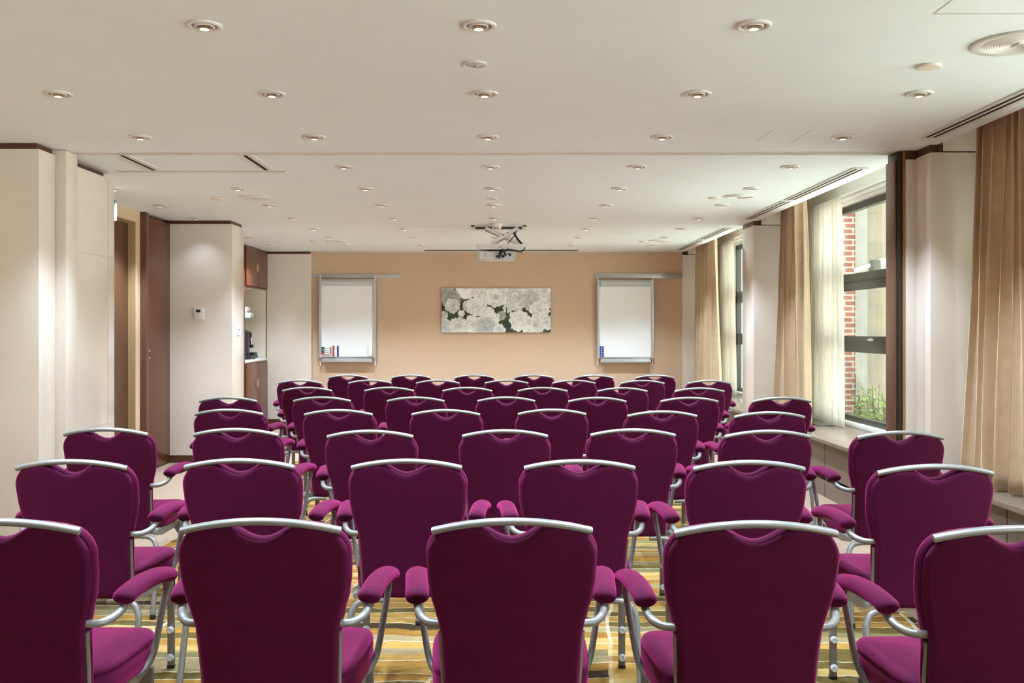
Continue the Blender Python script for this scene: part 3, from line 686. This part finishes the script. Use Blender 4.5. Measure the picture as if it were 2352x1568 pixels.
# ---------------------------------------------------------------- projector lift and projector
D = 10.2
t = Thing('projector_lift', (.0, D, CEIL), 'white scissor projector lift lowered from a ceiling opening', 'projector lift')
xa, xb = PX(1083, D), PX(1208, D)
t.part('ceiling_opening', MB().box(xa + .04, xb - .04, D - .14, D + .17, CEIL - .004, CEIL - .0008), M['slot'], label='dark ceiling opening')
t.part('opening_frame', MB().box(xa, xa + .04, D - .17, D + .2, CEIL - .012, CEIL - .0008).box(xb - .04, xb, D - .17, D + .2, CEIL - .012, CEIL - .0008).box(xa, xb, D - .17, D - .14, CEIL - .012, CEIL - .0008).box(xa, xb, D + .17, D + .2, CEIL - .012, CEIL - .0008), M['white_plastic'])
zp = PZ(563, D)
xl, xr_ = PX(1125, D), PX(1190, D)
for yy in (D - .1, D + .1):
    ay = -.012 if yy < D else .012
    for (p, q) in (((PX(1115, D), CEIL - .02), (PX(1197, D), zp + .01)), ((PX(1190, D), CEIL - .02), (PX(1128, D), zp + .01))):
        ay = -ay
        d = Vector((q[0] - p[0], 0, q[1] - p[1])); n_ = Vector((-d.z, 0, d.x)).normalized() * .018
        poly = [(p[0] + n_.x, p[1] + n_.z), (q[0] + n_.x, q[1] + n_.z), (q[0] - n_.x, q[1] - n_.z), (p[0] - n_.x, p[1] - n_.z)]
        t.part('scissor_arm', MB().prism(poly, yy + ay - .008, yy + ay + .008, 'y'), M['white_plastic'])
t.part('cross_rod', MB().tube([(PX(1157, D), D - .12, (CEIL + zp) / 2), (PX(1157, D), D + .12, (CEIL + zp) / 2)], .008, 8, 0), M['steel'])
pf = t.part('platform', MB().box(PX(1094, D), PX(1205, D), D - .17, D + .17, PZ(571, D), zp, bev=.004).box(PX(1096, D), PX(1203, D), D - .155, D + .155, PZ(575, D), PZ(571, D)), M['white_plastic'])
def tri(xc, zc, y, s): return MB().prism([(xc - s, zc - s * .8), (xc + s, zc - s * .8), (xc, zc + s)], y, y + .001, 'y')
t.part('warning_sticker', tri(PX(1149, D - .17), PZ(567, D - .17), D - .1715, .012), M['yellow'], pf, label='yellow warning triangle')
t.part('warning_sticker', tri(PX(1166, D - .12), PZ(533, D - .12), D - .1225, .013), M['yellow'], label='yellow warning triangle')
t.part('cable_sleeve', MB().tube([(PX(1183, D), D - .05, CEIL - .01), (PX(1180, D), D - .09, PZ(535, D)), (PX(1188, D), D - .1, PZ(550, D)), (PX(1198, D), D - .1, PZ(562, D)), (PX(1204, D), D - .1, PZ(571, D)), (PX(1196, D), D - .15, PZ(580, D)), (PX(1184, D), D - .19, PZ(579, D)), (PX(1165, D), D - .215, PZ(576.5, D))], .011, 10), M['dark'], label='black cable sleeve')
t.part('thin_cable', MB().tube([(PX(1188, D), D - .1, CEIL - .01), (PX(1183, D), D - .12, PZ(540, D)), (PX(1166, D), D - .13, PZ(562, D))], .005, 6), M['dark'])
t = Thing('projector', (PX(1140, D), D, PZ(598, D)), 'pale grey projector with rear sockets hanging under the ceiling lift', 'projector')
xa, xb = PX(1098, D), PX(1182, D)
bd = t.part('body', MB().box(xa, xb, D - .14, D + .17, PZ(598, D), PZ(578.5, D), bev=.012), M['grey_plastic'])
t.part('mount_bracket', MB().box(PX(1120, D), PX(1165, D), D - .06, D + .06, PZ(579, D), PZ(575.2, D)), M['dark'])
t.part('vent_panel', MB().box(PX(1103, D), PX(1136, D), D - .143, D - .1395, PZ(596, D), PZ(580.5, D), bev=.001), M['white_plastic'], bd)
vg = MB()
for q in range(7): vg.box(PX(1112, D) + q * .016, PX(1112, D) + q * .016 + .004, D - .1445, D - .1428, PZ(594, D), PZ(582.5, D))
t.part('vent_slots', vg, M['lamp_inner'], bd)
pp = MB()
for (px, py) in ((1142, 591), (1147, 591), (1155, 590), (1161, 588), (1169, 586), (1172, 588), (1147, 594), (1156, 592)):
    pp.lathe([(.011, 0), (.011, .006)], (PX(px, D), D - .146, PZ(py, D)), 10, 'y', cap=True)
t.part('rear_sockets', pp, M['dark'], bd)
t.part('plug_cables', MB().tube([(PX(1150, D), D - .15, PZ(590, D)), (PX(1150, D), D - .2, PZ(586, D)), (PX(1154, D), D - .195, PZ(579, D)), (PX(1152, D), D - .19, PZ(576.5, D))], .011, 8).tube([(PX(1158, D), D - .15, PZ(590, D)), (PX(1160, D), D - .2, PZ(586, D)), (PX(1157, D), D - .2, PZ(579, D)), (PX(1155, D), D - .19, PZ(576.5, D))], .011, 8).tube([(PX(1146, D), D - .15, PZ(592, D)), (PX(1146, D), D - .19, PZ(588, D)), (PX(1152, D), D - .2, PZ(578, D))], .009, 8), M['dark'])

# ---------------------------------------------------------------- back wall: rails, flipcharts, picture
BD = 13.44
def wall_rail(pxa, pxb, py0, py1, lab):
    D = BD; t = Thing('wall_rail', (PX((pxa + pxb) / 2, D), BACK, PZ(py1, D)), lab, 'rail')
    z0, z1 = PZ(py1, D), PZ(py0, D)
    t.part('profile', MB().box(PX(pxa, D), PX(pxb, D), BACK - .022, BACK - .0005, z0, z1, bev=.003), M['alu'])
    t.part('lip', MB().box(PX(pxa, D), PX(pxb, D), BACK - .034, BACK - .0221, z0 + (z1 - z0) * .62, z0 + (z1 - z0) * .80, bev=.002), M['alu'])
wall_rail(719, 915, 629.5, 637.5, 'aluminium wall rail carrying the left flipchart board')
wall_rail(1367, 1566, 627.5, 638.5, 'aluminium wall rail carrying the right flipchart board')
def flipchart(xl, xr, yt, yb, ybar, pin, mats, lab):
    D = BD; Y = BACK - .075
    t = Thing('flipchart_board', (PX((xl + xr) / 2, D), Y, PZ(yb, D)), lab, 'flipchart')
    a, b = PX(xl, D), PX(xr, D); zt, zb = PZ(yt, D), PZ(yb, D)
    bd = t.part('writing_surface', MB().box(a + .02, b - .02, Y + .006, Y + .02, zb + .02, zt - .02), M['paper'])
    t.part('frame_stile', MB().box(a, a + .045, Y - .004, Y + .03, zb, zt, bev=.005), M['alu'])
    t.part('frame_stile', MB().box(b - .045, b, Y - .004, Y + .03, zb, zt, bev=.005), M['alu'])
    t.part('clamp_bar', MB().tube([(a + .046, Y + .002, zt - .05), (b - .046, Y + .002, zt - .05)], .042, 16, 0, sx=.55), M['alu'])
    t.part('top_bar', MB().box(a + .03, b - .03, Y - .002, Y + .028, zt - .02, zt, bev=.003), M['alu'])
    t.part('pen_tray', MB().box(a + .05, b - .05, Y - .03, Y + .03, zb - .055, zb - .047, bev=.002).box(a + .05, b - .05, Y - .034, Y - .028, zb - .055, zb - .012, bev=.002).box(a + .05, b - .05, Y + .022, Y + .03, zb - .055, zb + .02, bev=.002), M['alu'])
    for xx in (a + .017, b - .017):
        t.part('hanging_rod', MB().tube([(xx, BACK - .0225, PZ(yt - 9.0, D)), (xx, BACK - .036, PZ(yt - 9.0, D)), (xx, Y + .04, PZ(yt - 7.8, D)), (xx, Y + .04, PZ(yt - 6, D)), (xx, Y + .04, zb - .05), (xx, Y + .04, PZ(ybar - 1, D))], .007, 8, 0), M['white_plastic'])
        t.part('rubber_foot', MB().tube([(xx, Y + .04, PZ(ybar, D) + .008), (xx, BACK - .001, PZ(ybar, D) + .008)], .01, 8, 0), M['cream_plastic'])
    return t, a, b, zt, zb, Y
t, a, b, zt, zb, Y = flipchart(732, 863.5, 641, 822, 840, None, None, 'left wall flipchart board with coloured pens and magnets')
tr, ar, br, ztr, zbr, Yr = flipchart(1371, 1502, 643, 823, 840, None, None, 'right wall flipchart board with only blue magnets')
def board_disc(px, py, mat, lab, grp, Yb, r=.0145):
    x, z = PX(px, Yb), PZ(py, Yb)
    c = (x, Yb + .0055, z)
    mb = MB().lathe([(r, 0), (r, -.008), (r * .8, -.011), (0, -.0115)], c, 18, 'y')
    solo('magnet', mb, mat, lab, 'magnet', grp)
vn = ['top', 'second', 'middle', 'fourth', 'bottom']
for k in range(5): board_disc(766, 796 + k * 4.95, M['red'], '%s red round magnet in the column on the left flipchart' % vn[k], 'red magnets', Y)
for k in range(5): board_disc(776, 796 + k * 4.95, M['navy'], '%s navy round magnet in the column on the left flipchart' % vn[k], 'navy magnets', Y)
for c_, px in enumerate((1379.4, 1385.0)):
    for k in range(5): board_disc(px, 796.5 + k * 5.0 + c_ * .8, M['blue'], '%s blue magnet in the %s column on the right flipchart' % (vn[k], 'left' if c_ == 0 else 'right'), 'blue magnets', Yr, .0148)
t = Thing('pen_holder', (PX(748, Y), Y, PZ(818, Y)), 'clear pen holder at lower left of the left flipchart', 'pen holder')
t.part('back_plate', MB().box(PX(738, Y), PX(763.5, Y), Y + .003, Y + .0058, PZ(818, Y), PZ(796, Y)), M['white_plastic'])
t.part('end_clip', MB().box(PX(757, Y), PX(758, Y), Y - .018, Y + .003, PZ(816, Y), PZ(797, Y)), M['white_plastic'])
for (py, mt, cn) in ((798.2, 'dark', 'black'), (802.8, 'green', 'green'), (807.4, 'navy', 'dark blue'), (811.8, 'red', 'red')):
    xa = PX(738.5, Y); zc = PZ(py, Y)
    t = Thing('marker_pen', (xa, Y, zc - .01), '%s-capped marker pen lying in the holder on left flipchart' % cn, 'pen', 'capped marker pens')
    t.part('cap', MB().tube([(xa, Y - .0085, zc), (xa + .042, Y - .0085, zc)], .0105, 10, 0), M[mt])
    t.part('barrel', MB().tube([(xa + .0425, Y - .0085, zc), (xa + .125, Y - .0085, zc)], .0095, 10, 0), M['white_plastic'])
    t.part('end_plug', MB().tube([(xa + .1255, Y - .0085, zc), (xa + .140, Y - .0085, zc)], .008, 10, 0), M[mt])
solo('board_eraser', MB().box(PX(846.5, Y), PX(855.5, Y), Y - .032, Y + .0055, PZ(817.5, Y), PZ(794, Y), bev=.006), M['white_plastic'], 'white board eraser at lower right of the left flipchart', 'eraser')
xa = PX(802, Y); zc = zb - .036
t = Thing('marker_pen', (xa, Y, zc - .012), 'white marker pen lying in the tray under the left flipchart', 'pen')
t.part('barrel', MB().tube([(xa, Y - .016, zc), (xa + .115, Y - .016, zc)], .0115, 12, 0), M['white_plastic'])
t.part('cap', MB().tube([(xa + .115, Y - .016, zc), (xa + .17, Y - .016, zc)], lambda q: .010 - .005 * q, 12, 0), M['white_plastic'])

# flower picture : blooms painted as vertex colours of the printed canvas
def flower_canvas():
    nx, ny = 420, 170
    rng = np.random.RandomState(7)
    X, Yy = np.meshgrid(np.linspace(0, 2.5, nx + 1), np.linspace(0, 1, ny + 1), indexing='ij')
    def fbm(sx, seed):
        r = np.random.RandomState(seed); out = np.zeros_like(X)
        for o in range(3):
            for _ in range(5):
                kx, ky = r.normal(0, sx * 2 ** o, 2); out += np.sin(kx * X + ky * Yy + r.uniform(0, 6.28)) / (2 ** o * 5)
        return out
    img = np.zeros(X.shape + (3,))
    g = fbm(9, 3)
    img[..., 0] = .045 + .03 * g; img[..., 1] = .058 + .045 * g; img[..., 2] = .03 + .015 * g
    fl = [(.10, .93, .22, .62), (.55, .98, .27, .95), (.95, .93, .33, .84), (1.42, .98, .36, .88), (1.95, .95, .34, .86), (2.35, .93, .30, .84), (2.5, .72, .2, .8),
          (.2, .76, .27, .55), (1.75, .78, .34, .80), (2.05, .72, .28, .72), (1.25, .80, .28, .84), (.62, .60, .16, .72), (1.52, .55, .13, .8), (.80, .58, .26, .82), (.25, .60, .2, .76), (2.25, .50, .26, .86), (1.05, .42, .20, .9), (.45, .43, .09, .86),
          (.03, .38, .13, .72), (1.38, .38, .12, .62), (.05, .12, .22, .74), (.40, .14, .25, .80), (.72, .18, .26, .84), (1.12, .30, .24, .90), (1.02, .10, .30, .74), (1.33, .06, .16, .8), (1.78, .27, .28, .90), (2.15, .16, .26, .84), (2.42, .22, .20, .86), (2.0, .05, .16, .92)]
    def petal(px, py, a, ln, wd, br, tint, ruff):
        c, s_ = math.cos(a), math.sin(a)
        ux = ((X - px) * c + (Yy - py) * s_) / ln; uy = (-(X - px) * s_ + (Yy - py) * c) / wd
        th = np.arctan2(uy, ux); rr = np.hypot(ux, uy)
        edge = 1 + .09 * np.sin(5 * th + ruff) + .05 * np.sin(9 * th + 2.3 * ruff) + .02 * np.sin(21 * th + ruff)
        m = rr < edge; q = np.clip(rr / edge, 0, 1)
        sh = .70 + .22 * np.clip((ux + 1) / 2, 0, 1) + .07 * np.sin(7 * uy + 2 * ux + ruff) * np.clip(1 - q, 0, 1) + .10 * q ** 3
        sh = sh * (1 - .16 * np.clip((q - .95) / .05, 0, 1))
        img[m] = (np.clip(br * sh * 1.13, 0, 1)[..., None] ** 1.9 * tint)[m]
        halo = (rr < edge * 1.10) & ~m
        img[halo] = img[halo] * .88
    for i, (cx, cy, r, br) in enumerate(fl):
        tint = np.array([.99, 1.0, .985]) if i % 4 else np.array([.95, .985, 1.0])
        br = br * 1.08
        a0 = rng.uniform(0, 6.28)
        for ring, (nn, rad, ln, wd) in enumerate(((9, .50, .42, .38), (8, .36, .38, .31), (6, .22, .31, .23), (4, .10, .23, .15))):
            for k in range(nn):
                a = a0 + ring * .5 + 6.283 * k / nn + rng.uniform(-.25, .25)
                petal(cx + math.cos(a) * r * rad, cy + math.sin(a) * r * rad * .92, a, r * ln * rng.uniform(.85, 1.1), r * wd * rng.uniform(.85, 1.15), br * rng.uniform(.90, 1.06), tint, rng.uniform(0, 6.28))
    # stem and a dark leaf between the blooms
    m = (np.abs(X - 1.50 - .01 * np.sin(9 * Yy)) < .012) & (Yy > .25) & (Yy < .56); img[m] = (.03, .06, .025)
    m = ((X - 1.50) / .10) ** 2 + ((Yy - .17) / .09) ** 2 + .5 * (X - 1.5) * (Yy - .17) / .009 < 1; img[m] = (.03, .05, .045)
    return nx, ny, np.clip(img, 0.01, .95)
nx, ny, img = flower_canvas()
D = BACK - .03
xa, xb, za, zb_ = PX(1014.5, D), PX(1264.5, D), PZ(763, D), PZ(662, D)
t = Thing('flower_picture', ((xa + xb) / 2, BACK, za), 'wide unframed canvas of white peonies on the back wall', 'picture')
mb = MB().grid(lambda u, v: (xa + (xb - xa) * u, D - .0005, za + (zb_ - za) * v), nx, ny)
pm, nt, bb = new_mat('flower_print'); at = N(nt, 'ShaderNodeVertexColor', layer_name='print'); L(nt, at.outputs['Color'], bb.inputs['Base Color']); bb.inputs['Roughness'].default_value = .5
o = t.part('print', mb, pm)
ca = o.data.color_attributes.new('print', 'FLOAT_COLOR', 'POINT')
ca.data.foreach_set('color', np.concatenate([img.reshape(-1, 3), np.ones(((nx + 1) * (ny + 1), 1))], 1).astype(np.float32).ravel())
t.part('canvas_edge', MB().box(xa, xb, D, BACK - .0008, za, zb_, bev=.002), plain('canvas_side', (.30, .27, .24), .7))
# faint ridge where wallpaper meets the far cream panels
struct('baseboard_back', MB().box(-2.738, 2.54, BACK - .014, BACK - .0005, 0, .075), M['brown_trim'])

# ---------------------------------------------------------------- chairs
def lerp_tab(tab, z):
    for (z0, w0), (z1, w1) in zip(tab, tab[1:]):
        if z <= z1:
            t = max(0, (z - z0) / (z1 - z0)); t = t * t * (3 - 2 * t) * .5 + t * .5
            return w0 + (w1 - w0) * t
    return tab[-1][1]
WTAB = [(.375, .166), (.42, .171), (.50, .1745), (.58, .178), (.62, .182), (.66, .191), (.71, .2035), (.76, .210), (.82, .2125), (.90, .212)]
def recline(z): q = (.90 - z); return .105 * q / .525 * (1 + .15 * math.sin(q / .525 * math.pi)) + .0
ZB = .375
def outline_top(x, dz=0.0):
    z = .887 - .027 * (x / .2) ** 2 + dz
    if abs(x) < .105: z -= .047 * (.5 + .5 * math.cos(math.pi * x / .105)) ** .9
    return z
def pad_mesh(mb, yr, yf, r, dz, grow, zb, bulge=0.0):
    """soft slab following the back outline between depths yr (rear) and yf (front)"""
    nu, nv = 48, 34
    us = [-math.cos(math.pi * i / nu) for i in range(nu + 1)]
    us = [.35 * u + .65 * (-1 + 2 * i / nu) for i, u in enumerate(us)]
    vs_ = [(1 - math.cos(math.pi * j / nv)) / 2 * .5 + .5 * j / nv for j in range(nv + 1)]
    rc = .06
    def XZ(u, v):
        zc0 = zb + v * (outline_top(.0, dz) + .047 - zb)
        w = lerp_tab(WTAB, zc0) + grow
        zt = outline_top(.205, dz)
        # round the shoulders
        zr = zb + v * (zt - zb)
        if zr > zt - rc: w -= rc - math.sqrt(max(0, rc * rc - (zr - (zt - rc)) ** 2))
        rb = .03
        if zr < zb + rb: w -= (rb - math.sqrt(max(0, rb * rb - (zb + rb - zr) ** 2))) * .8
        x = u * w
        z = zb + v * (outline_top(x, dz) - zb)
        return x, z, w
    H = {}
    out = []
    for side in (0, 1):
        for i, u in enumerate(us):
            for j, v in enumerate(vs_):
                x, z, w = XZ(u, v)
                d = min((1 - abs(u)) * w, (z - zb), (outline_top(x, dz) - z))
                q = 1 - min(1, max(0, d) / r)
                k = r * (1 - math.sqrt(max(0, 1 - q * q)))
                half = (yf - yr) / 2
                k = min(k, half)
                y = (yr + k - bulge * (1 - q) * 0) if side == 0 else (yf - k + bulge * (1 - q * q) * math.sin(math.pi * min(1, v)))
                y += recline(z) + .020 * (x / .2) ** 2
                out.append((x, y, z))
    n = (nu + 1) * (nv + 1); fs = []
    for side in (0, 1):
        for i in range(nu):
            for j in range(nv):
                q = [i * (nv + 1) + j, (i + 1) * (nv + 1) + j, (i + 1) * (nv + 1) + j + 1, i * (nv + 1) + j + 1]
                fs.append(tuple(a + side * n for a in q))
    bd = [i * (nv + 1) for i in range(nu + 1)] + [nu * (nv + 1) + j for j in range(1, nv + 1)] + [i * (nv + 1) + nv for i in range(nu - 1, -1, -1)] + [j for j in range(nv - 1, 0, -1)]
    for a, b in zip(bd, bd[1:] + bd[:1]): fs.append((a, b, b + n, a + n))
    mb.add(out, fs)
def seat_outline(n=72):
    pts = []
    for k in range(n):
        a = 2 * math.pi * k / n
        c, s = math.cos(a), math.sin(a); e = .42
        x = math.copysign(abs(c) ** e, c); y = math.copysign(abs(s) ** e, s)
        w = .198 + .024 * (y + 1) / 2 + .006 * (1 - y * y)
        yy = .345 + y * .205 + (.018 * (1 - x * x) if y > 0 else 0)
        pts.append((x * w, yy))
    return pts
def build_chair():
    t = Thing('banquet_armchair', (0, 0, 0), 'x', 'chair', 'plum banquet chairs in rows')
    FB, ST = M['fabric'], M['steel']
    mb = MB(); pad_mesh(mb, .0, .026, .016, 0, 0, ZB); bk = t.part('backrest', mb, FB, sharp=75)
    mb = MB(); pad_mesh(mb, .0265, .064, .015, .006, .003, ZB + .03, .008); t.part('back_cushion', mb, FB, sharp=75)
    # rail over the hand hole
    def rp(x): return (x, .018 + .020 * (x / .2) ** 2 + recline(.89), .889 - .028 * (x / .2) ** 2)
    mb = MB().tube([rp(-.195 + .39 * k / 16) for k in range(17)], .0098, 14, 2, sx=1.6)
    t.part('top_rail', mb, ST, sharp=60)
    # seat
    so = seat_outline(); n = len(so); cy = .345
    prof = [(.03, .392), (.004, .394), (0, .40), (0, .448), (.0035, .4545), (.0035, .456), (.0, .459), (.002, .466), (.010, .474), (.028, .479), (.07, .483), (.12, .486)]
    vs = []
    for (ins, z) in prof:
        for (x, y) in so:
            d = math.hypot(x, y - cy); k = max(0, 1 - ins / d)
            dz = -.012 * max(0, (y - .47) / .1) ** 2 if z > .44 else 0
            vs.append((x * k, cy + (y - cy) * k, z + dz))
    fs = [(i * n + k, i * n + (k + 1) % n, (i + 1) * n + (k + 1) % n, (i + 1) * n + k) for i in range(len(prof) - 1) for k in range(n)]
    fs.append(tuple(range(n)))
    vs.append((0, cy, .487)); c = len(vs) - 1; o_ = (len(prof) - 1) * n
    fs += [(o_ + k, o_ + (k + 1) % n, c) for k in range(n)]
    t.part('seat', MB().add(vs, fs), FB, sharp=75)
    # frame under the seat
    fr = MB().box(-.20, .20, .15, .17, .372, .39).box(-.19, .19, .44, .46, .372, .39)
    for s in (-1, 1): fr.prism([(.12, .391), (.12, .372), (.20, .358), (.36, .358), (.47, .372), (.47, .391)], s * .197 - .008, s * .197 + .008, 'x')
    t.part('seat_frame', fr, ST)
    for s in (-1, 1):
        mb = MB().tube([(s * lerp_tab(WTAB, z) * 1.0 + s * .001, recline(z) + .020 * (lerp_tab(WTAB, z) / .2) ** 2 + .026, z) for z in (.385, .43, .48, .53, .592)], .0065, 8, 2)
        t.part('back_side_strip', mb, ST)
        yb = recline(.61) + .042
        mb = MB().tube([(s * .150, yb, .614), (s * .185, yb + .004, .612), (s * .215, yb + .018, .612), (s * .238, yb + .05, .622), (s * .246, yb + .085, .640), (s * .248, yb + .12, .650)], .0105, 12, 5)
        mb.tube([(s * .252, .30, .648), (s * .262, .40, .648), (s * .2655, .425, .636), (s * .2645, .435, .61), (s * .253, .43, .54), (s * .240, .425, .46), (s * .231, .415, .42), (s * .216, .395, .394), (s * .195, .37, .382)], .0095, 10, 5)
        mb.tube([(s * .248, .18, .648), (s * .252, .30, .650)], .008, 8, 0)
        ar = t.part('armrest', mb, ST)
        P = [(s * .243, yb + .062, .651), (s * .247, .20, .664), (s * .253, .28, .671), (s * .260, .36, .668), (s * .2635, .43, .655), (s * .264, .455, .645)]
        def rr(q):
            e = min(1, q / .13); f = min(1, (1 - q) / .17)
            return (.0205 + .0025 * q) * math.sqrt(max(.001, 1 - (1 - e) ** 2)) * math.sqrt(max(.001, 1 - (1 - f) ** 2))
        pm_ = MB(); pm_.tube(P, rr, 18, 14, sx=1.5)
        t.part('arm_pad', pm_, FB, ar, sharp=75)
        # rear leg: bent tube from the cross bar, splayed slightly
        mb = MB().tube([(s * .09, .125, .366), (s * .15, .122, .366), (s * .188, .117, .355), (s * .207, .107, .325), (s * .213, .095, .28), (s * .222, .03, .012)], .0118, 12, 5)
        lg = t.part('leg', mb, ST)
        t.part('leg_glide', MB().lathe([(.0125, 0), (.0135, .004), (.0135, .02), (.0122, .022)], (s * .2222, .029, 0), 12, cap=True), M['dark'], lg)
        # front leg: flat bar with round stacking buffers
        mb = MB().box(s * .205 - .0135, s * .205 + .0135, .452, .470, .008, .372, bev=.003)
        mb.prism([(s * .205 - .0135, .31), (s * .205 + .0135, .31), (s * .205 + .0135, .378), (s * .205 - s * .06 if s > 0 else s * .205 + .06, .378)] if s > 0 else [(s * .205 - .0135, .31), (s * .205 + .0135, .31), (s * .205 + .06, .378), (s * .205 - .0135, .378)], .454, .468, 'y')
        lg = t.part('leg', mb, ST)
        for zz in (.155, .045):
            t.part('buffer', MB().lathe([(.0145, 0), (.0145, -.008), (.011, -.012), (.006, -.012), (.005, -.009), (0, -.009)], (s * .205, .452, zz), 16, 'y'), M['grey_plastic'], lg)
        t.part('leg_glide', MB().box(s * .205 - .0145, s * .205 + .0145, .451, .471, 0, .014, bev=.002), M['dark'], lg)
    return t.o
proto = build_chair(); used = False
CH = [  # (row depth tweak list) px centre of rail, py of rail top
    [(-9, 1187), (596, 1186), (1176.5, 1186), (1740, 1192), (2344, 1203)],
    [(160, 1052), (547, 1050), (933, 1051), (1332, 1052), (1723, 1054), (2152.5, 1063)],
    [(240, 980), (539, 981), (849, 985), (1160, 984), (1454.5, 982), (1765.5, 985), (2071.5, 987)],
    [(524, 937), (776.5, 938), (1023.5, 938), (1268, 937), (1522, 941), (1769, 943)],
    [(522.5, 909), (738.5, 908), (954, 909), (1163, 908.5), (1372.5, 911), (1584.5, 911), (1798, 910)],
    [(705, 886), (893.5, 886), (1073.5, 887), (1246.5, 887.5), (1430, 889), (1607.5, 890)],
    [(687, 870), (849.5, 870), (1005.5, 870.5), (1163.5, 870.5), (1318, 871), (1476.5, 872), (1630.5, 872)],
    [(798.5, 859), (943.5, 859), (1089.5, 859), (1226.5, 859), (1364.5, 860), (1505.5, 860)],
]
CRN = ['nearest row', 'second-nearest row', 'third row from the camera', 'fourth row from the camera', 'fifth row from the camera', 'third-farthest row', 'second-farthest row', 'farthest row']
rj = random.Random(11)
for r, row in enumerate(CH):
    pts = []
    for (px, py) in row:
        D = F * .4585 / (py - VY); pts.append([PX(px, D), D])
    if r >= 4:
        m = sum(p[1] for p in pts) / len(pts)
        for p, (px, py) in zip(pts, row): p[1] = p[1] * .35 + m * .65; p[0] = PX(px, p[1])
    for i, (x, D) in enumerate(pts):
        n = len(row)
        w = 'leftmost' if i == 0 else ('rightmost' if i == n - 1 else ORD[i] + ' from left')
        o = proto if not used else copy_tree(proto); used = True
        o.location = (x, D - .018, 0); o.rotation_euler = (0, 0, math.radians(rj.uniform(-.6, .6)))
        o['label'] = 'plum upholstered armchair with silver frame, %s in the %s' % (w, CRN[r])
